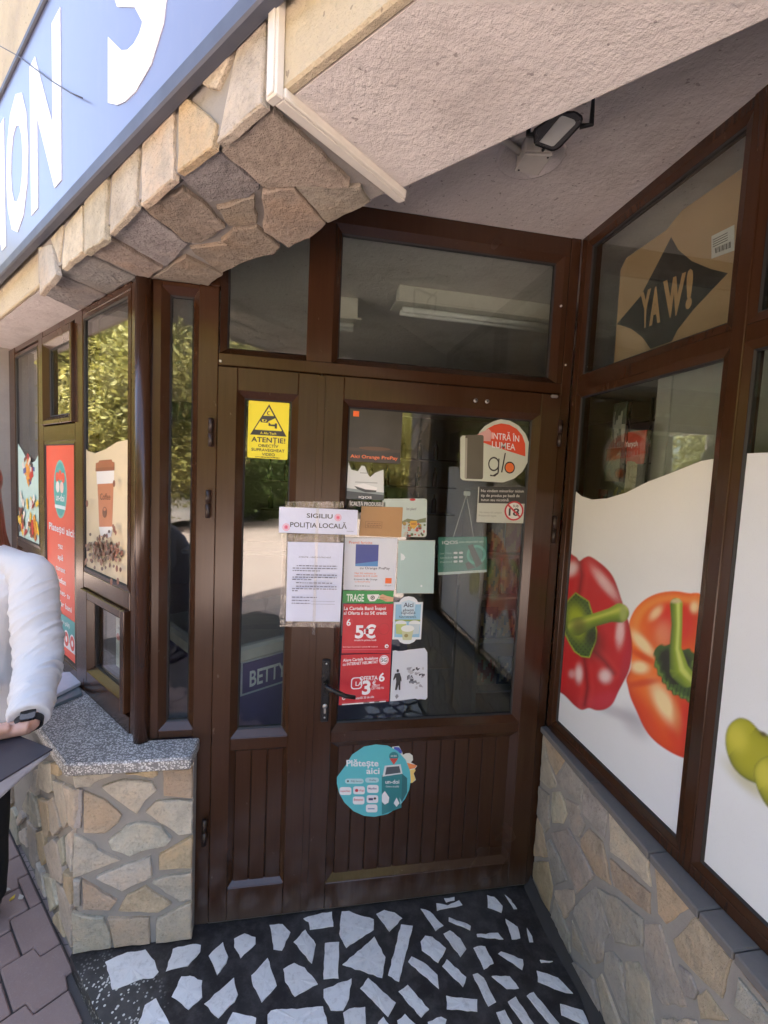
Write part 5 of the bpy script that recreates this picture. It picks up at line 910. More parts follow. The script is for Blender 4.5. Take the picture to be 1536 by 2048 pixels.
# ================================================================== inside the shop
def packet(label, P, w, h, col, col2, tilt=0.0, plane=None, txt=None, cat='packet', group=None, tc=W_):
    """puffed foil bag with crimped ends"""
    pl = plane or Plane(P, (math.cos(tilt), math.sin(tilt), 0), (math.sin(tilt), -math.cos(tilt), 0)); nu, nv = 8, 10; V, C = [], []; rr = random.Random(hash(label) & 255 if False else len(label)*7+int(w*1e4))
    for side in (1, -1):
        for j in range(nv+1):
            for i in range(nu+1):
                u, v = i/nu, j/nv; b = (math.sin(math.pi*u)**.5)*(math.sin(math.pi*min(1, max(0, (v-.06)/.88)))**.5)
                V.append(pl.w((u-.5)*w*(1-.03*b), (v-.0)*h, side*(.0012+.18*w*b)+rr.uniform(-.001, .001)))
    F = []; k = (nu+1)*(nv+1)
    for s_ in (0, 1): F += [(s_*k+j*(nu+1)+i, s_*k+j*(nu+1)+i+1, s_*k+(j+1)*(nu+1)+i+1, s_*k+(j+1)*(nu+1)+i) for j in range(nv) for i in range(nu)]
    F += [(j*(nu+1), (j+1)*(nu+1), k+(j+1)*(nu+1), k+j*(nu+1)) for j in range(nv)] + [(j*(nu+1)+nu, (j+1)*(nu+1)+nu, k+(j+1)*(nu+1)+nu, k+j*(nu+1)+nu) for j in range(nv)]
    C = [lin(tuple(int(v*.75) for v in (col2 if (((f[0] % k)//(nu+1))+((f[0] % (nu+1))*3+len(label)) % 4) in (4, 5, 6, 7) else col))) for f in F]
    o = colmesh('snack_packet', V, F, C, PRINT, None); tag(o, label, cat, group)
    if txt:
        tv, tf = text_mesh(txt, .02); x0, x1 = tv[:, 0].min(), tv[:, 0].max(); sc = w*.7/(x1-x0); colmesh('lettering', [pl.w((x-x0)*sc-w*.35, h*.52+y*sc*1.2, .18*w+.004) for x, y in tv], tf, [lin(tc)]*len(tf), PRINT, o)
    return o
# cardboard box on top of the grey cabinet, seen through the upper display pane
PBX = Plane((XR+.13, 0, 0), (0, -1, 0), (-1, 0, 0))
q = [PBX.px(a) for a in [(1227, 728), (1240, 540), (1252, 515), (1335, 425), (1420, 340), (1500, 300)]]; smax_ = .78; zb = 2.052
poly = [(q[0][0], zb), (q[1][0], q[1][1]), (q[2][0], q[2][1]), (q[3][0], min(q[3][1], 2.5)), (q[3][0]+.06, 2.53), (smax_, 2.53), (smax_, zb)]
bxo = prism('cardboard_box', PBX, poly, -.34, 0, CARD, None, .003); tag(bxo, 'brown cardboard box with a black star logo behind the upper display pane', 'box')
ZY = PC((1100, 200), .28385)
st = [PBX.px(a) for a in ZY([(470, 1580), (640, 1380), (760, 1150), (855, 965), (905, 1055), (1000, 1135), (1130, 1190), (1255, 1220), (1150, 1330), (1010, 1480), (900, 1620), (860, 1700), (710, 1755), (650, 1670), (570, 1610)])]
me_ = colmesh('star_logo', [PBX.w(*a, .0006) for a in st], [tuple(range(len(st)))], [lin((34, 32, 32))], PRINTM, bxo)
lets = {'Y': [(640, 1365), (715, 1325), (652, 1612), (690, 1600)], 'A': [(720, 1325), (775, 1305), (700, 1595), (778, 1565)], 'W': [(800, 1280), (962, 1210), (818, 1545), (920, 1510)], '!': [(968, 1195), (1015, 1185), (955, 1485), (1000, 1460)]}
for ch, (tl, trr, bl_, br_) in lets.items():
    tv, tf = text_mesh(ch, .075); x0, x1, y0, y1 = tv[:, 0].min(), tv[:, 0].max(), tv[:, 1].min(), tv[:, 1].max(); V = []
    for x, y in tv:
        u, v = (x-x0)/(x1-x0), (y1-y)/(y1-y0); p = lerp(lerp(tl, trr, u), lerp(bl_, br_, u), v); V.append(PBX.w(*PBX.px(ZY([p])[0]), .0012))
    colmesh('letter', V, tf, [lin((196, 156, 108))]*len(tf), PRINTM, bxo)
lq = [PBX.px(a) for a in ZY([(1140, 960), (1300, 880), (1300, 1060), (1140, 1118)])]; lab = prism('shipping_label', PBX, lq, .0004, .0011, plain('label_paper', (.72, .72, .7), .6), bxo)
bars = []
for k in range(14):
    u = .1+k*.06; a, b = ZY([lerp((1150, 1050), (1290, 990), u), lerp((1155, 1085), (1290, 1035), u)]); bars.append((a, b))
V, F = [], []
for k, (a, b) in enumerate(bars):
    k4 = len(V); w_ = 1.1 if k % 3 else 2.0; V += [PBX.w(*PBX.px(p), .0014) for p in ((a[0], a[1]), (a[0]+w_, a[1]), (b[0]+w_, b[1]), (b[0], b[1]))]; F.append((k4, k4+1, k4+2, k4+3))
for k in range(4):
    a, b = ZY([(1150, 985+k*16), (1255, 932+k*17)]); k4 = len(V); V += [PBX.w(*PBX.px(p), .0014) for p in (a, b, (b[0], b[1]+1.6), (a[0], a[1]+1.6))]; F.append((k4, k4+1, k4+2, k4+3))
colmesh('barcode', V, F, [lin(K_)]*len(F), PRINTM, lab)['kind'] = 'stuff'
cab = empty('cabinet', (XR+.4, -.6, 0), 'tall pale grey cabinet standing close behind the display window', 'cabinet'); GREYP = plain('pale_grey_laminate', (.42, .42, .385), .45)
c_s0 = PR.px((1308, 850), -.16)[0]; c_m = PR.px((1337, 850), -.16)[0]
bar('side_panel', PR, c_s0, c_m-.0015, .005, 2.045, -.5, -.16, GREYP, cab, .002); bar('side_panel', PR, c_m+.0015, 1.42, .005, 2.045, -.5, -.16, GREYP, cab, .002); bar('top_panel', PR, -.1, 1.42, 2.0455, 2.0515, -.52, -.12, GREYP, cab, .001)
for k, (px, wdt, hh, c1, c2, tx, dd, lb) in enumerate([((1272, 895), .085, .11, (222, 60, 34), (226, 52, 30), 'Yarych', -.1, 'bright red biscuit packet with white script lettering in the display window'), ((1238, 850), .07, .16, (40, 60, 44), (190, 190, 180), None, -.13, 'silver and green snack bag hanging behind the display pane'), ((1225, 930), .08, .12, (120, 110, 60), (70, 90, 50), None, -.12, 'olive foil snack bag low behind the wavy window film'), ((1262, 950), .05, .13, (210, 196, 150), (214, 200, 160), None, -.1, 'cream paper packet under the bright red biscuit packet'), ((1240, 990), .07, .09, (60, 84, 60), (170, 160, 60), None, -.11, 'dark green seasoning sachet just above the wavy window film'), ((1205, 1000), .05, .08, (170, 44, 44), (60, 30, 30), None, -.12, 'small dark red sachet beside the green seasoning sachet')]):
    s, z = PR.px(px, dd); packet(lb, PR.w(s, z-hh/2, dd), wdt, hh, c1, c2, plane=Plane(PR.w(s, z-hh/2, dd), PR.u, PR.n), txt=tx)
rk = empty('wire_rack', tuple(PR.w(.2, 0, -.18)), 'thin dark wire rack holding snack bags behind the display pane', 'rack')
for s_ in (.08, .19, .29): tube('upright', [PR.w(s_, .01, -.2), PR.w(s_, 1.98, -.2)], .005, BLACKG, rk, 6)
for z_ in (.9, 1.2, 1.45, 1.6, 1.75, 1.9): tube('cross_wire', [PR.w(.06, z_, -.2), PR.w(.3, z_, -.2)], .0035, BLACKG, rk, 6)
# snack shelf seen through the wide door glass
sh = empty('snack_shelf', (.95, 1.2, 0), 'low metal snack shelf standing inside behind the wide door glass', 'shelf'); SHM = plain('shelf_metal', (.3, .3, .3), .4, .2)
for x0, x1 in ((1.08, 1.11), (1.75, 1.78)): bar('upright', PD, x0, x1, .005, 1.6, -1.45, -1.1, SHM, sh, .002)
for z_ in (.3, .62, .92, 1.2): bar('shelf_board', PD, 1.11, 1.75, z_-.015, z_, -1.45, -1.08, SHM, sh, .002)
bar('back_panel', PD, 1.11, 1.75,   .1, 1.6, -1.46, -1.451, SHM, sh, 0)
cols = [((206, 60, 40), (232, 150, 60), 'red and orange'), ((226, 120, 40), (206, 50, 40), 'orange'), ((90, 130, 60), (220, 200, 70), 'green'), ((200, 190, 180), (190, 60, 60), 'white and red'), ((120, 50, 90), (220, 180, 60), 'purple'), ((90, 60, 44), (200, 160, 100), 'brown'), ((60, 90, 150), (230, 230, 230), 'blue')]
r = random.Random(12)
for z_, nm in ((.3, 'bottom'), (.62, 'second'), (.92, 'third'), (1.2, 'top')):
    x = 1.2; used = []
    for k in range(4):
        c = cols[(k*3+int(z_*10)) % 7]; w_ = r.uniform(.11, .14)
        packet(f'{c[2]} snack bag on the {nm} board of the indoor snack shelf', (x, 1.17, z_), w_, r.uniform(.19, .24), c[0], c[1], r.uniform(-.1, .1), group=None); x += w_+.012
# ice cream chest freezer
z_f = .94; A = onz((470, 1300), z_f); B_ = onz((640, 1258), z_f); dr = (B_-A)[:2]; dr = np.array((dr[0], dr[1], 0)); dr /= np.linalg.norm(dr); nr = np.array((dr[1], -dr[0], 0)); PFZ = Plane((A[0], A[1], 0), dr, nr)
fz = empty('chest_freezer', tuple(A[:2]-nr[:2]*.3)+(0,), 'purple ice cream chest freezer with a white rim behind the narrow door leaf', 'freezer')
PUR = plain('freezer_purple', (.13, .09, .27), .35); bar('cabinet', PFZ, -.1, 1.05, .03, .88, -.6, 0, PUR, fz, .012); bar('rim', PFZ, -.11, 1.06, .88, .945, -.61, .012, WHITEP, fz, .012); bar('lid_glass', PFZ, -.08, 1.03, .945, .953, -.58, -.02, GLASS, fz, .001)
s0, z0 = PFZ.px((490, 1362)); hh_ = .066
tv, tf = text_mesh('BETTY', .03); x0, x1 = tv[:, 0].min(), tv[:, 0].max(); sc = .175/(x1-x0); colmesh('lettering', [PFZ.w(s0+.02+(x-x0)*sc, z0-.03+y*hh_, .0016) for x, y in tv], tf, [lin((236, 238, 244))]*len(tf), PRINT, fz)
fr = [(s0-.02, z0-.06), (s0+.34, z0-.06), (s0+.34, z0+.085), (s0-.02, z0+.085)]
multi('logo_frame', PFZ, [(fr[0][0], fr[1][0], fr[0][1], fr[0][1]+.008, .0004, .0016), (fr[0][0], fr[1][0], fr[2][1]-.008, fr[2][1], .0004, .0016), (fr[0][0], fr[0][0]+.008, fr[0][1]+.008, fr[2][1]-.008, .0004, .0016), (fr[1][0]-.008, fr[1][0], fr[0][1]+.008, fr[2][1]-.008, .0004, .0016)], plain('logo_silver', (.55, .57, .65), .4), fz)
# fluorescent fittings on the shop ceiling
for lb, a, b in (('long white fluorescent fitting on the shop ceiling behind the wide transom', (800, 612), (1150, 655)), ('short white fluorescent fitting deeper inside behind the transom mullion', (640, 642), (715, 648))):
    zf = 2.47 if a[0] > 700 else 2.44; P, Q = onz(a, zf), onz(b, zf); u = (Q-P)[:2]; Lg = np.linalg.norm(u); u = np.array((u[0], u[1], 0))/Lg; pf = Plane((P[0], P[1], 0), u, (u[1], -u[0], 0))
    f_ = empty('ceiling_light', (P[0], P[1], 2.5), lb, 'light'); bar('channel', pf, 0, Lg, zf+.03, CEIL-.001, -.1, -.02, WHITEP, f_, .003); bar('tray', pf, -.02, Lg+.02, zf+.02, zf+.03, -.13, .01, WHITEP, f_, .002)
    for d_ in (-.085, -.035): tube('tube_lamp', [pf.w(.02, zf, d_), pf.w(Lg-.02, zf, d_)], .014, plain('tube_white', (.75, .76, .75), .3), f_, 10)
# sales counter with bottles
ct = empty('sales_counter', (-.2, 2.2, 0), 'dark sales counter deep inside the shop with bottles on the shelf behind', 'counter'); DK = plain('dark_laminate', (.07, .055, .045), .4)
bar('front', PD, -.9, 1.3, .005, 1.0, -2.5, -2.1, DK, ct, .004); bar('top', PD, -.95, 1.35, 1.0, 1.035, -2.55, -2.05, plain('counter_top', (.2, .19, .18), .35), ct, .004)
wsf = empty('wall_shelf', (.4, 4.9, 1.2), 'dark wall shelf of bottles on the back wall of the shop', 'shelf')
for z_ in (1.15, 1.55, 1.95): bar('shelf_board', PD, -.6, 2.2, z_-.02, z_, -5.15, -4.85, DK, wsf, .002)
bp = [(.0, 0), (.037, 0), (.037, .17), (.03, .2), (.013, .23), (.013, .29), (0, .29)]
proto = None
for z_ in (1.15, 1.55, 1.95):
    for k in range(11):
        if proto is None:
            n = 12; V = [(rr*math.cos(2*math.pi*i/n), rr*math.sin(2*math.pi*i/n), hh) for rr, hh in bp[1:-1] for i in range(n)]; F = [(a*n+i, a*n+(i+1) % n, (a+1)*n+(i+1) % n, (a+1)*n+i) for a in range(len(bp)-3) for i in range(n)] + [tuple(range(n)), tuple(range((len(bp)-3)*n, (len(bp)-2)*n))]
            proto = bpy.data.meshes.new('bottle'); proto.from_pydata(V, [], F); proto.materials.append(None)
        o = bpy.data.objects.new('bottle', proto); COL.objects.link(o); o.location = (-.5+k*.24+r.uniform(-.02, .02), 5.0, z_); o.material_slots[0].link = 'OBJECT'; o.material_slots[0].material = plain('bottle_%d' % (k % 3), [(.03, .06, .03), (.12, .04, .02), (.3, .3, .28)][k % 3], .15)
        tag(o, 'bottle standing on the dark wall shelf at the back of the shop', 'bottle', 'bottles on the back wall shelf')

# ================================================================== things on the sill
ZS = .7152
def slab(name, label, cat, pxs, z0, th, mat, bev=.002, extra=None):
    P = Plane((0, 0, z0), (1, 0, 0), (0, 0, 1), (0, 1, 0)); pts = [tuple(onz(a, z0+th)[:2]) for a in pxs]; o = prism(name, P, pts, 0, th, mat, None, bev); return tag(o, label, cat)
lap = slab('laptop', 'closed grey laptop at the bottom of the pile on the speckled sill', 'laptop', [(95, 1415), (164, 1386), (161, 1376), (150, 1362), (70, 1395)], ZS, .013, plain('grey_case', (.2, .25, .28), .35, .5))
nb = slab('notebook', 'white hardcover notebook with a dark edge lying on the grey laptop', 'notebook', [(98, 1396), (166, 1362), (163, 1352), (148, 1343), (120, 1344), (70, 1372)], ZS+.0135, .014, plain('notebook_white', (.62, .63, .7), .5))
PN = [onz((p), ZS+.034) for p in ((131, 1322), (140, 1332), (157, 1350))]
pen = empty('pen', tuple(PN[1]), 'blue and silver ballpoint pen on top of the white notebook', 'pen'); tube('barrel', [PN[0], PN[1]], .0045, plain('pen_blue', (.08, .2, .45), .3), pen, 10); tube('clip_end', [PN[1], PN[2]], .0046, STEEL, pen, 10)
a_ = bpy.data.objects['pen']
# fallen leaves on the pavers
YL = plain('yellow_leaf', (.62, .42, .04), .6); WL = plain('dry_leaf', (.5, .46, .4), .7)
for px, m_, lb, s_ in (((24, 1797), YL, 'small yellow fallen leaf on the pavers', .011), ((42, 1795), WL, 'pale dry leaf beside the yellow leaf on the pavers', .013), ((11, 1780), WL, 'thin pale dry leaf at the joint of the pavers', .016)):
    c = onz(px, -.0415); a = rng.uniform(0, 3); V = [(c[0]+s_*math.cos(a+t)*k, c[1]+s_*math.sin(a+t)*k, c[2]+h) for t, k, h in ((0, 1.5, .003), (1.2, .7, 0), (2.2, .7, .001), (3.14, 1.3, .004), (4.1, .7, .001), (5.1, .7, 0))]
    o = mk('fallen_leaf', V, [tuple(range(6))], m_, None, fix=False); mm = o.modifiers.new('t', 'SOLIDIFY'); mm.thickness = .0006; tag(o, lb, 'leaf')

# ================================================================== across the street: trees, hedge, parked car (seen in the glass)
LEAF1 = m_leaf('leaf_autumn', (.23, .22, .05), (.42, .31, .085), (.13, .155, .04)); LEAF2 = m_leaf('leaf_green', (.07, .12, .025), (.13, .17, .035), (.05, .085, .02)); BARK = plain('bark', (.09, .07, .055), .9, nscale=18, bump=.6)
def crown_mesh(seed, n_cl, per, R, H, size):
    g_ = np.random.default_rng(seed); cl = g_.normal(size=(n_cl, 3)); cl /= np.linalg.norm(cl, axis=1)[:, None]; cl *= (g_.uniform(.35, 1, n_cl)**.5)[:, None]*np.array((R, R, H)); rad = g_.uniform(.22, .5, n_cl)*R*.55
    P = (cl[:, None, :]+g_.normal(size=(n_cl, per, 3))*rad[:, None, None]*np.array((.55, .55, .4))).reshape(-1, 3); N = len(P)
    a = g_.normal(size=(N, 3)); a /= np.linalg.norm(a, axis=1)[:, None]; b = np.cross(a, g_.normal(size=(N, 3))); b /= np.linalg.norm(b, axis=1)[:, None]; s = (size*g_.uniform(.6, 1.3, N))[:, None]
    V = np.stack([P-a*s, P+b*s*.5, P+a*s, P-b*s*.5], 1).reshape(-1, 3); me = bpy.data.meshes.new('crown'); me.from_pydata(V.tolist(), [], [(4*i, 4*i+1, 4*i+2, 4*i+3) for i in range(N)]); return me
CR = [crown_mesh(1, 190, 330, 2.4, 2.1, .048), crown_mesh(2, 190, 320, 2.2, 2.4, .048), crown_mesh(3, 80, 150, 1.5, 1.2, .07)]
def trunk_mesh(seed, h):
    q = random.Random(seed); V, F = tube(None, [(0, 0, -.1), (.03, .02, h*.4), (-.04, .05, h*.8), (.05, 0, h*1.25)], [.16, .13, .11, .06], None)
    for k in range(6):
        a = q.uniform(0, 6.28); z = h*q.uniform(.6, 1.05); L = q.uniform(.9, 1.6); v, f = tube(None, [(0, 0, z), (math.cos(a)*L*.5, math.sin(a)*L*.5, z+L*.45), (math.cos(a)*L, math.sin(a)*L, z+L*1.0)], [.06, .04, .02], None, 7); k0 = len(V); V += v; F += [tuple(i+k0 for i in x) for x in f]
    me = bpy.data.meshes.new('trunk'); me.from_pydata([tuple(map(float, v)) for v in V], [], F); me.materials.append(BARK); return me
TK = [trunk_mesh(5, 2.6), trunk_mesh(6, 2.3)]
for c in CR: c.materials.append(None)
def tree(pos, h, ci, mat, label, sc=1.0, rot=0.0, ti=0):
    t = empty('street_tree', (pos[0], pos[1], -.05), label, 'tree', 'trees along the street')
    for nm, me, z in (('trunk', TK[ti], 0), ('crown', CR[ci], h)):
        o = bpy.data.objects.new(nm, me); COL.objects.link(o); o.parent = t; o.location = (0, 0, z); o.rotation_euler = (0, 0, rot); o.scale = (sc, sc, sc if nm == 'crown' else 1)
        if nm == 'crown': o.material_slots[0].link = 'OBJECT'; o.material_slots[0].material = mat
    return t
q = random.Random(2)
for k in range(16):
    P = FC + NL*(9.5+q.uniform(-.8, 1.2)) + DL*(-25+k*2.7+q.uniform(-.5, .5)); tree(P, 3.6+q.uniform(-.3, .5), k % 2, LEAF1 if k % 3 else LEAF2, 'leafy street tree in the row across the paved square', 1.05+q.uniform(0, .3), q.uniform(0, 6), k % 2)
for k in range(6):
    P = FC + NL*(2.4+k*.75+q.uniform(-.3, .3)) + DL*(8.6+k*2.7); tree(P, 3.0+q.uniform(-.3, .4), k % 2, LEAF1, 'yellowing tree growing along the pavement beyond the shop wall', 1.05+q.uniform(0, .2), q.uniform(0, 6), k % 2)
for k in range(9):
    P = FC + NL*(12.5+q.uniform(-.6, 1.5)) + DL*(-26+k*4.6); tree(P, 4.6+q.uniform(-.3, .8), k % 2, LEAF2, 'tall dark tree in the back row behind the street trees', 1.5, q.uniform(0, 6), k % 2)
for k in range(15):
    P = FC + NL*(10.8+q.uniform(-.3, .3)) + DL*(-25+k*2.4)
    o = bpy.data.objects.new('shrub', CR[2]); COL.objects.link(o); o.location = (P[0], P[1], .85); o.scale = (1.05, 1.05, .8); o.rotation_euler = (0, 0, q.uniform(0, 6)); o.material_slots[0].link = 'OBJECT'; o.material_slots[0].material = LEAF2
    tag(o, 'dark green shrub under the row of street trees', 'shrub', 'shrubs under the street trees')
# parked white car
carp = np.array((-5.0, -12.2, -.05)); ca_ = math.radians(20); PCR = Plane(carp, (math.cos(ca_), math.sin(ca_), 0), (math.sin(ca_), -math.cos(ca_), 0))
car = empty('parked_car', tuple(carp), 'white hatchback parked across the square in front of the trees', 'car'); CARW = plain('car_white', (.8, .8, .8), .25, coat=.5, var=.02); CG = plain('car_glass', (.02, .025, .03), .08); 
body = [(-2.0, .28), (-2.02, .55), (-1.9, .78), (-1.0, .92), (-.35, .98), (1.55, .98), (1.95, .9), (2.02, .5), (1.98, .28), (1.62, .22), (1.55, .42), (1.3, .55), (1.05, .42), (.98, .22), (-.95, .22), (-1.02, .42), (-1.28, .55), (-1.52, .42), (-1.6, .22)]
prism('body', PCR, body, -.85, .85, CARW, car, .04)
cabn = [(-1.0, .94), (-.35, 1.36), (.1, 1.45), (1.0, 1.44), (1.5, 1.3), (1.78, .96)]; V = [PCR.w(s, z, -.82+(z-.94)*.28) for s, z in cabn]+[PCR.w(s, z, .82-(z-.94)*.28) for s, z in cabn]; n = len(cabn)
mk('cabin', V, [tuple(range(n)), tuple(range(n, 2*n))]+[(i, (i+1) % n, n+(i+1) % n, n+i) for i in range(n)], CARW, car, bevel=.03)
for sg in (1, -1):
    f_ = lambda z: sg*(.826-(z-.94)*.28)
    for w_ in ([(-.78, 1.0), (-.3, 1.31), (.28, 1.37), (.28, 1.0)], [(.34, 1.0), (.34, 1.37), (.95, 1.36), (1.3, 1.25), (1.45, 1.0)]):
        mk('side_window', [PCR.w(s, z, f_(z)) for s, z in w_]+[PCR.w(s, z, f_(z)-sg*.02) for s, z in w_], [tuple(range(4)) if len(w_) == 4 else tuple(range(5)), tuple(range(len(w_), 2*len(w_)))], CG, car)
    for x in (-1.28, 1.3):
        wh = tube('wheel', [PCR.w(x, .31, sg*.62), PCR.w(x, .31, sg*.86)], .31, BLACK, car, 24); tube('rim', [PCR.w(x, .31, sg*.85), PCR.w(x, .31, sg*.865)], .2, STEEL, wh, 20)
    bar('headlight', PCR, -2.0, -1.85, .6, .74, sg*.55-.13, sg*.55+.13, plain('lamp_clear', (.7, .7, .7), .1), car, .02)
mk('windscreen', [PCR.w(s, z, d) for s, z, d in ((-.98, .975, -.72), (-.98, .975, .72), (-.42, 1.345, .64), (-.42, 1.345, -.64))]+[PCR.w(s+.02, z-.02, d) for s, z, d in ((-.98, .975, -.72), (-.98, .975, .72), (-.42, 1.345, .64), (-.42, 1.345, -.64))], [(0, 1, 2, 3), (4, 5, 6, 7)], CG, car)

# ================================================================== person at the bay window
def solid(name, parts, voxel, mat, parent=None, it=6, deform=None, fac=.5):
    V, F = [], []
    for v, f in parts:
        k = len(V); V += [tuple(map(float, x)) for x in v]; F += [tuple(i+k for i in x) for x in f]
    me = bpy.data.meshes.new('tmp'); me.from_pydata(V, [], F); bm = bmesh.new(); bm.from_mesh(me); bmesh.ops.recalc_face_normals(bm, faces=bm.faces); bm.to_mesh(me); bm.free()
    o = bpy.data.objects.new('tmp', me); COL.objects.link(o); m = o.modifiers.new('r', 'REMESH'); m.mode = 'VOXEL'; m.voxel_size = voxel
    s = o.modifiers.new('s', 'SMOOTH'); s.iterations = it; s.factor = fac
    dg = bpy.context.evaluated_depsgraph_get(); m2 = bpy.data.meshes.new_from_object(o.evaluated_get(dg)); m2.name = name; bpy.data.objects.remove(o); bpy.data.meshes.remove(me)
    if deform:
        n = len(m2.vertices); co = np.empty(n*3, np.float32); no = np.empty(n*3, np.float32); m2.vertices.foreach_get('co', co); m2.vertices.foreach_get('normal', no); co = deform(co.reshape(-1, 3).astype(float), no.reshape(-1, 3).astype(float)); m2.vertices.foreach_set('co', co.astype(np.float32).ravel()); m2.update()
    m2.polygons.foreach_set('use_smooth', [True]*len(m2.polygons)); return link(name, m2, parent, mat)
def loft(rings, n=20, cap=True):
    """rings: (centre, half a vector, half b vector)"""
    V = [np.array(c)+np.array(a)*math.cos(2*math.pi*i/n)+np.array(b)*math.sin(2*math.pi*i/n) for c, a, b in rings for i in range(n)]; F = [(k*n+i, k*n+(i+1) % n, (k+1)*n+(i+1) % n, (k+1)*n+i) for k in range(len(rings)-1) for i in range(n)]
    return V, F+[tuple(range(n)), tuple(range((len(rings)-1)*n, len(rings)*n))]
def ball(c, r3, n=14):
    c = np.array(c, float); return loft([(c+np.array((0, 0, r3[2]*math.cos(t))), (r3[0]*math.sin(t)+.001, 0, 0), (0, r3[1]*math.sin(t)+.001, 0)) for t in np.linspace(.05, math.pi-.05, n)])
def limb(pts, rad, n=14): return tube(None, pts, list(rad), None, None, n)
def spl(P, k=5):
    P = [np.array(p, float) for p in P]; out = []
    for i in range(len(P)-1):
        p0, p1, p2, p3 = P[max(i-1, 0)], P[i], P[i+1], P[min(i+2, len(P)-1)]
        for j in range(k):
            t = j/k; out.append(.5*((2*p1)+(p2-p0)*t+(2*p0-5*p1+4*p2-p3)*t*t+(3*p1-p0-3*p2+p3)*t**3))
    return out+[P[-1]]
RH = np.array((RT[0], RT[1], 0)); RH /= np.linalg.norm(RH); FH = -np.array((FW[0], FW[1], 0)); FH /= np.linalg.norm(FH)
PB = at((-42, 1200), 1.60); PB[2] = 0
pt = lambda r_, f_, z: PB + RH*r_ + FH*f_ + np.array((0, 0, z))
SHc, ELc, WRc = at((64, 1152), 1.55), at((79, 1322), 1.47), at((56, 1452), 1.27)
SH2, EL2, WR2 = pt(-.185, 0, 1.31), pt(-.25, .06, 1.03), pt(-.10, .30, .955)
GZ = -.045
wm = empty('person', tuple(pt(0, 0, GZ)), 'person in a white blazer and black trousers holding a black folder by the sill', 'person')
# hand resting on the folder: thumb on top, four fingers curled underneath
fd = -RH*.9+FH*.25; fd /= np.linalg.norm(fd); KN = WRc+fd*.095+np.array((0, 0, -.012)); sd = np.cross(fd, (0, 0, 1)); sd /= np.linalg.norm(sd); Uz = np.array((0, 0, 1.0))
if sd@FH < 0: sd = -sd
hand = [loft([(WRc+(KN-WRc)*t, sd*w_, Uz*h_+0*sd) for t, w_, h_ in ((-.1, .029, .021), (.15, .031, .02), (.5, .039, .017), (.85, .042, .014), (1.0, .04, .012))])]
for k, L in enumerate((.062, .07, .066, .052)):
    b = KN+sd*(.03-.02*k)-fd*.006; hand.append(limb([b, b+fd*L*.45-Uz*.012, b+fd*L*.75-Uz*.03, b+fd*L*.8-Uz*.046], (.0095, .009, .0085, .0075), 10))
tb = WRc+fd*.03-sd*0+Uz*.012+sd*.028; hand.append(limb([tb, tb+fd*.035+Uz*.006+sd*.012, tb+fd*.066+sd*.014-Uz*.004, tb+fd*.092+sd*.01-Uz*.012], (.015, .0125, .0108, .0085), 10))
fd2 = RH*.7+FH*.5; fd2 /= np.linalg.norm(fd2); K2 = WR2+fd2*.09-Uz*.01; sd2 = np.cross(fd2, Uz); hand2 = [loft([(WR2+(K2-WR2)*t, sd2*w_, Uz*h_) for t, w_, h_ in ((-.1, .028, .02), (.2, .031, .019), (.6, .04, .016), (1.0, .04, .012))])]
for k, L in enumerate((.06, .07, .066, .052)):
    b = K2+sd2*(.03-.02*k)-fd2*.006; hand2.append(limb([b, b+fd2*L*.5-Uz*.012, b+fd2*L*.8-Uz*.028, b+fd2*L*.85-Uz*.042], (.0095, .009, .0085, .0075), 10))
b = WR2+fd2*.03+sd2*.03; hand2.append(limb([b, b+fd2*.03+sd2*.02, b+fd2*.06+sd2*.026-Uz*.006, b+fd2*.082+sd2*.024-Uz*.012], (.015, .0125, .0108, .0085), 10))
HC = pt(-.02, .03, 1.545)
face = [ball(HC+Uz*.02, (.074, .092, .098)), ball(HC+FH*.022-Uz*.045, (.056, .062, .065)), limb([pt(-.01, 0, 1.30), pt(-.012, .0, 1.40), HC-Uz*.03-FH*.01], (.062, .05, .052)), limb([HC+FH*.09+Uz*.012, HC+FH*.112-Uz*.022], (.009, .014), 8), limb([HC+FH*.088-Uz*.052-RH*.022, HC+FH*.096-Uz*.05, HC+FH*.088-Uz*.052+RH*.022], (.006, .009, .006), 8), limb([HC+FH*.082+Uz*.038-RH*.04, HC+FH*.092+Uz*.042, HC+FH*.082+Uz*.038+RH*.04], (.01, .011, .01), 8)] + [ball(HC+RH*.076*s_-FH*.005, (.012, .02, .03)) for s_ in (-1, 1)]
bodyp = face + hand + hand2 + [limb([SHc, ELc, WRc], (.05, .043, .027)), limb([SH2, EL2, WR2], (.05, .043, .027)), loft([(pt(0, 0, z), RH*w_, FH*d_) for z, w_, d_ in ((.86, .16, .11), (1.0, .13, .1), (1.2, .155, .11), (1.31, .16, .085), (1.36, .08, .06))])]
for s_ in (-1, 1): bodyp.append(limb([pt(.085*s_-.03, 0, .88), pt(.09*s_-.085, .01, .46), pt(.09*s_-.11, -.005, .04), pt(.09*s_-.11, .0, GZ+.03)], (.085, .055, .038, .035))); bodyp.append(limb([pt(.09*s_-.11, -.04, GZ+.03), pt(.095*s_-.11, .1, GZ+.022), pt(.1*s_-.11, .17, GZ+.02)], (.032, .034, .02)))
SKIN = m_skin(); body_o = solid('body', bodyp, .0052, SKIN, wm, 4)
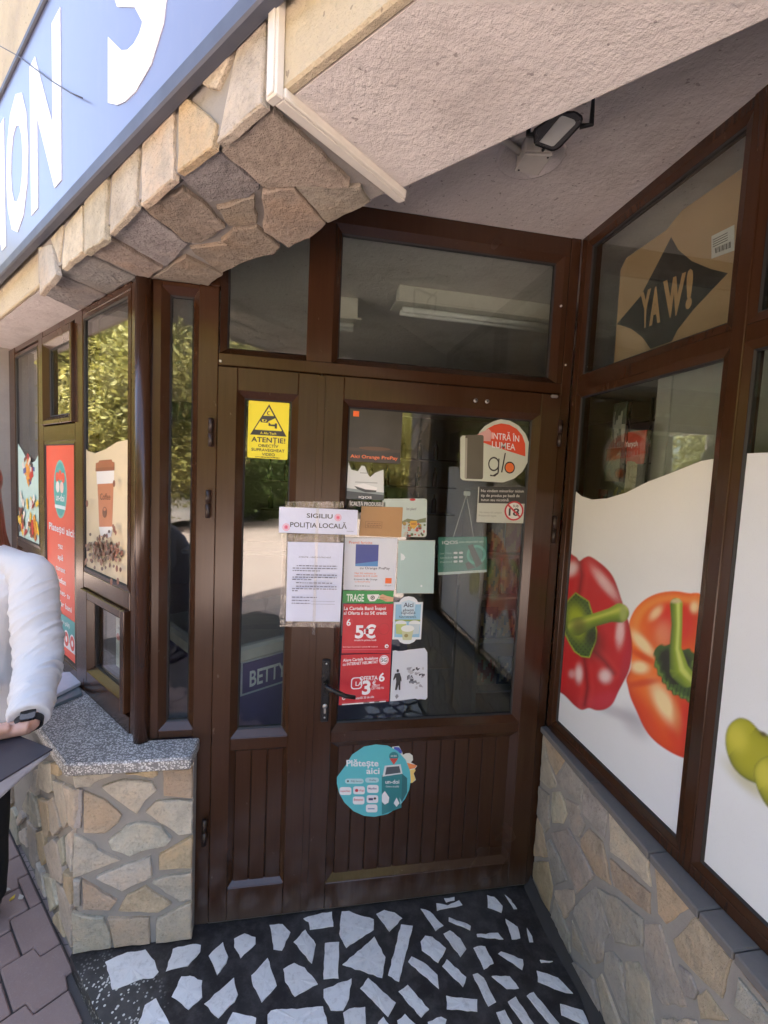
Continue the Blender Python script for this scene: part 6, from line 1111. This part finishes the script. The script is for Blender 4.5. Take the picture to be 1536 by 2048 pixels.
# white blazer with pulled folds on the sleeve
def folds(co, no):
    out = co.copy()
    for S_, E_, W_2 in ((SHc, ELc, WRc), (SH2, EL2, WR2)):
        for A_, B_2, f0, amp in ((S_, E_, 0, 1.0), (E_, W_2, 3, 1.25)):
            ax = B_2-A_; L = np.linalg.norm(ax); ax = ax/L; t = (co-A_)@ax/L; rv = (co-A_)-np.outer((co-A_)@ax, ax); dist = np.linalg.norm(rv, axis=1); m = np.clip((.095-dist)/.02, 0, 1)*np.clip((t+.02)/.12, 0, 1)*np.clip((1.03-t)/.15, 0, 1)
            ang = (co@RH)*9-(co@FH)*4; idx = np.nonzero(m > 0)[0]; w = np.zeros(len(co))
            for i in idx:
                u_ = t[i]*L*21+ang[i]*1.25; a1 = abs(pnoise(Vector((u_, ang[i]*.55, f0+co[i, 1]*1.5)))); a2 = abs(pnoise(Vector((u_*2.1+7, ang[i]*.9, 3+f0))))
                w[i] = max(0, 1-a1*3.2)**2*1.25+max(0, 1-a2*3.2)**2*.5-.35
            env = .45+.55*np.exp(-((t-(1 if f0 == 0 else .1))/.6)**2)
            nz = np.array([pnoise(Vector(p)*9) for p in co[m > 0]]) if (m > 0).any() else np.zeros(0); full = np.zeros(len(co)); full[m > 0] = nz; out += no*(m*env*amp*(.005*w+.004*full))[:, None]
    nz = np.array([pnoise(Vector(p)*11) for p in co]); return out+no*(nz*.0028)[:, None]
EM = (ELc+WRc)/2
sleeve = limb(spl([SHc-RH*.045+Uz*.01, SHc+Uz*.0, SHc*.5+ELc*.5+RH*.004, ELc+Uz*.035, ELc*.55+WRc*.45-Uz*.0, WRc*.93+ELc*.07]), [], 22) if False else None
def sl(P, R): Q = spl(P); return limb(Q, np.interp(np.linspace(0, len(P)-1, len(Q)), range(len(P)), R), 22)
blz = [sl([SHc-RH*.06+Uz*.015, SHc+Uz*.005, SHc*.5+ELc*.5, ELc+Uz*.02+(ELc-SHc)*.0, ELc*.5+WRc*.5, WRc+(ELc-WRc)*.1], (.05, .066, .069, .067, .058, .05)), sl([SH2+RH*.06+Uz*.015, SH2+Uz*.005, SH2*.5+EL2*.5, EL2, EL2*.5+WR2*.5, WR2+(EL2-WR2)*.08], (.055, .069, .068, .065, .058, .05)),
       loft([(pt(0, .0, z), RH*w_, FH*d_) for z, w_, d_ in ((.76, .16, .13), (.86, .158, .132), (1.0, .152, .13), (1.12, .18, .145), (1.20, .2, .15), (1.265, .202, .128), (1.315, .15, .09), (1.365, .07, .068))], 28), limb([pt(-.13, 0, 1.31), pt(.0, -.01, 1.335), SHc+Uz*.03-RH*.03, SHc+Uz*.022+RH*.022], (.045, .05, .046, .042), 16)]
BLZ = m_fabric('white_blazer', (.55, .555, .57), (.62, .622, .635)); bl_o = solid('blazer', blz, .0048, BLZ, wm, 3, folds)
for s_ in (-1, 1):   # lapels and pocket flap
    L0 = [pt(.03*s_, .078, 1.37), pt(.085*s_, .082, 1.33), pt(.095*s_, .125, 1.22), pt(.045*s_, .139, 1.08), pt(.012*s_, .139, 1.02), pt(.02*s_, .128, 1.2)]
    mk('lapel', L0+[p-FH*.006 for p in L0], [tuple(range(6)), tuple(range(6, 12))]+[(i, (i+1) % 6, 6+(i+1) % 6, 6+i) for i in range(6)], BLZ, bl_o, bevel=.0015)
    fp = [pt(.06*s_, .137, .93), pt(.15*s_, .098, .93), pt(.155*s_, .1, .89), pt(.06*s_, .143, .89)]; mk('pocket_flap', fp+[p-FH*.004 for p in fp], [(0, 1, 2, 3), (7, 6, 5, 4), (0, 4, 5, 1), (1, 5, 6, 2), (2, 6, 7, 3), (3, 7, 4, 0)], BLZ, bl_o)
for k in range(2): c = pt(0, .14, 1.0-.09*k); tube('button', [c, c+FH*.004], .009, WHITEP, bl_o, 12)
TRS = m_fabric('black_trousers', (.004, .004, .005), (.007, .007, .009), sheen=0); trs = [loft([(pt(0, 0, z), RH*w_, FH*d_) for z, w_, d_ in ((.96, .13, .105), (.86, .15, .12), (.78, .155, .12))])]
for s_ in (-1, 1): trs.append(limb([pt(.085*s_-.03, 0, .86), pt(.092*s_-.085, .012, .48), pt(.095*s_-.1, 0, .2), pt(.095*s_-.11, 0, .03)], (.098, .08, .072, .075), 18))
solid('trousers', trs, .008, TRS, wm, 6, lambda co, no: co+no*(np.array([pnoise(Vector(p)*7) for p in co])*.006)[:, None])
for s_ in (-1, 1): solid('shoe', [limb([pt(.095*s_-.11, -.05, GZ+.045), pt(.097*s_-.11, .06, GZ+.042), pt(.1*s_-.11, .16, GZ+.03), pt(.1*s_-.11, .2, GZ+.026)], (.04, .043, .034, .018))], .006, BLACKG, wm, 4)
HAIR = plain('auburn_hair', (.13, .045, .022), .4, nscale=90); hr = [ball(HC+Uz*.04-FH*.022, (.088, .098, .1))]
q = random.Random(6)
for k in range(26):
    a = math.pi*(k/25)*1.25-.12*math.pi; d0 = RH*math.cos(a)*.083-FH*math.sin(a)*.085; top = HC+Uz*.05+d0*.9
    hr.append(limb(spl([top, HC-Uz*.04+d0*1.06, HC-Uz*.14+d0*(1.1+q.uniform(0, .15)), HC-Uz*(.21+q.uniform(0, .04))+d0*(1.15+q.uniform(0, .45))], 4), np.linspace(.02, .006, 13), 8))
solid('hair', hr, .006, HAIR, wm, 1)
EYE = plain('eye_white', (.7, .7, .68), .2); IRIS = plain('iris', (.06, .035, .02), .2)
for s_ in (-1, 1): v, f = ball(HC+FH*.083+RH*.032*s_+Uz*.018, (.011, .011, .008)); e_ = mk('eye', v, f, EYE, wm, smooth=True); v, f = ball(HC+FH*.092+RH*.032*s_+Uz*.018, (.005, .004, .005)); mk('iris', v, f, IRIS, e_, smooth=True)
# smartwatch
wd = (WRc-ELc)/np.linalg.norm(WRc-ELc); wc = WRc-wd*.012; s1 = np.cross(wd, Uz); s1 /= np.linalg.norm(s1); u1 = np.cross(s1, wd)
n = 28; V, F = [], []
for off in (-.011, .011):
    for rr in (1.0, 1.12): V += [wc+wd*off+(s1*.031*math.cos(2*math.pi*i/n)+u1*.0235*math.sin(2*math.pi*i/n))*rr for i in range(n)]
F = [(a*n+i, a*n+(i+1) % n, b_*n+(i+1) % n, b_*n+i) for a, b_ in ((0, 1), (1, 3), (3, 2), (2, 0)) for i in range(n)]
wt = mk('smartwatch', V, F, BLACK, wm, smooth=False); Pw = Plane(wc+u1*.027, s1, u1, wd); prism('watch_face', Pw, rrect(-.018, -.017, .018, .017, .006, .006), -.004, .006, plain('watch_black', (.008, .008, .01), .08), wt, .001)
# folder and the sheets under it
ZFo = .905; P0, P1, P2 = onz((106, 1497), ZFo), onz((0, 1455), ZFo), onz((0, 1562), ZFo); e1 = (P1-P0)/np.linalg.norm(P1-P0); e2 = (P2-P0)/np.linalg.norm(P2-P0)
PFo = Plane((0, 0, ZFo), (1, 0, 0), (0, 0, 1), (0, 1, 0)); c4 = [P0, P0+e1*.24, P0+e1*.24+e2*.32, P0+e2*.32]
fo = prism('folder', PFo, [tuple(p[:2]) for p in c4], -.005, 0, plain('black_folder', (.035, .033, .042), .45), None, .0015); tag(fo, 'black document folder held flat in the hand of the person in white', 'folder')
pp = empty('paper_sheaf', tuple(P0-Uz*.02), 'sheaf of pale papers and a drooping plastic sleeve under the black folder', 'paper')
pw = plain('paper_blue', (.35, .45, .78), .5); pg = plain('plastic_sleeve', (.5, .52, .6), .3)
for k in range(3): prism('sheet', PFo, [tuple((p+e1*.008*(k+1)+e2*(.008+.002*k))[:2]) for p in (P0, P0+e1*.21, P0+e1*.21+e2*.3, P0+e2*.3)], -.0085-.0025*k, -.0062-.0025*k, pw if k < 2 else pg, pp)
V, F = [], []
for i in range(13):
    t = i/12; a = P0+e1*.02+e2*.3*t-Uz*.0135
    for j in range(5): s_ = j/4; V.append(a-e1*.02*s_*0+e2*.0-Uz*(.012+.085*t)*s_-FH*.01*s_*s_+RH*.004*math.sin(5*t+3*s_))
for i in range(12): F += [(i*5+j, (i+1)*5+j, (i+1)*5+j+1, i*5+j+1) for j in range(4)]
o = mk('plastic_sleeve', V, F, pg, pp, smooth=True, fix=False); m = o.modifiers.new('t', 'SOLIDIFY'); m.thickness = .0015

# ================================================================== person in navy uniform leaning over a pad, seen mirrored in the sidelight
OB = np.array((-1.16, -2.65, 0.0)); of = np.array((-.45, .89, 0)); of /= np.linalg.norm(of); orr = np.array((of[1], -of[0], 0))
po_ = lambda r_, f_, z: OB+orr*r_+of*f_+np.array((0, 0, z))
off = empty('person', tuple(po_(0, 0, -.045)), 'person in a navy uniform leaning forward over white papers in front of the sidelight', 'person')
HO = po_(0, .47, 1.27); NAVY = m_fabric('navy_uniform', (.014, .018, .045), (.022, .028, .065), sheen=.1)
arms = [([po_(.19*k, .3, 1.12), po_(.24*k, .36, .86), po_(.1*k, .58, .84)]) for k in (-1, 1)]
bp_ = [ball(HO, (.08, .09, .115)), limb([po_(0, .3, 1.15), HO-np.array((0, 0, .05))], (.06, .055)), limb([HO+of*.09-Uz*.01, HO+of*.105-Uz*.035], (.01, .014), 8)] + [ball(HO+orr*.08*k, (.02, .02, .03)) for k in (-1, 1)]
bp_ += [loft([(po_(0, f_, z), orr*w_, np.cross(orr, (0, .0, 0))+of*d_+Uz*(-d_*.5)) for f_, z, w_, d_ in ((0, .88, .15, .11), (.1, 1.0, .15, .11), (.22, 1.1, .17, .11), (.3, 1.15, .17, .09))])]
for a_ in arms:
    bp_.append(limb(a_, (.05, .042, .028))); hd = a_[2]-a_[1]; hd /= np.linalg.norm(hd); hs = np.cross(hd, Uz); bp_.append(loft([(a_[2]+hd*t, hs*w_, Uz*h_) for t, w_, h_ in ((-.01, .028, .02), (.04, .037, .018), (.085, .04, .013))]))
    for k, L in enumerate((.06, .07, .066, .05)): b = a_[2]+hd*.08+hs*(.03-.02*k); bp_.append(limb([b, b+hd*L*.5-Uz*.01, b+hd*L*.85-Uz*.03], (.0095, .009, .0075), 8))
    b = a_[2]+hd*.02+hs*.03; bp_.append(limb([b, b+hd*.03+hs*.02, b+hd*.065+hs*.022], (.014, .012, .009), 8))
for k in (-1, 1): bp_.append(limb([po_(.09*k, 0, .88), po_(.1*k, .02, .45), po_(.1*k, -.01, .03)], (.085, .056, .04))); bp_.append(limb([po_(.1*k, -.05, -.01), po_(.11*k, .16, -.018)], (.034, .024)))
solid('body', bp_, .0065, SKIN, off, 4)
jk = [loft([(po_(0, f_, z), orr*w_, of*d_+Uz*(-d_*.5)) for f_, z, w_, d_ in ((-.01, .84, .175, .135), (.1, 1.0, .17, .13), (.22, 1.1, .19, .13), (.3, 1.16, .185, .1), (.34, 1.19, .09, .07))], 24)] + [limb(spl([a_[0]*.9+po_(0, .3, 1.13)*.1, a_[0], a_[0]*.5+a_[1]*.5, a_[1], a_[1]*.45+a_[2]*.55]), np.linspace(.075, .05, 21), 16) for a_ in arms]
solid('uniform_shirt', jk, .007, NAVY, off, 5, lambda co, no: co+no*(np.array([pnoise(Vector(p)*12) for p in co])*.006)[:, None])
solid('trousers', [loft([(po_(0, 0, z), orr*w_, of*d_) for z, w_, d_ in ((.95, .15, .12), (.8, .17, .13), (.74, .17, .12))])]+[limb([po_(.09*k, 0, .84), po_(.1*k, .03, .46), po_(.105*k, -.01, .01)], (.1, .082, .075), 16) for k in (-1, 1)], .008, NAVY, off, 6)
for k in (-1, 1): solid('shoe', [limb([po_(.105*k, -.07, .0), po_(.11*k, .06, .0), po_(.115*k, .2, -.015)], (.045, .046, .026))], .007, BLACKG, off, 4)
solid('hair', [ball(HO+Uz*.035-of*.02, (.09, .09, .1))], .007, plain('dark_hair', (.02, .015, .012), .5), off, 2)
pad = po_(0, .72, .83); PPad = Plane(pad, orr, Uz, of); o = prism('writing_pad', PPad, [(-.15, -.1), (.15, -.1), (.15, .12), (-.15, .12)], -.01, .003, plain('label_paper', (.72, .72, .7), .6), None, .001); tag(o, 'white writing pad held by the person in the navy uniform', 'pad')
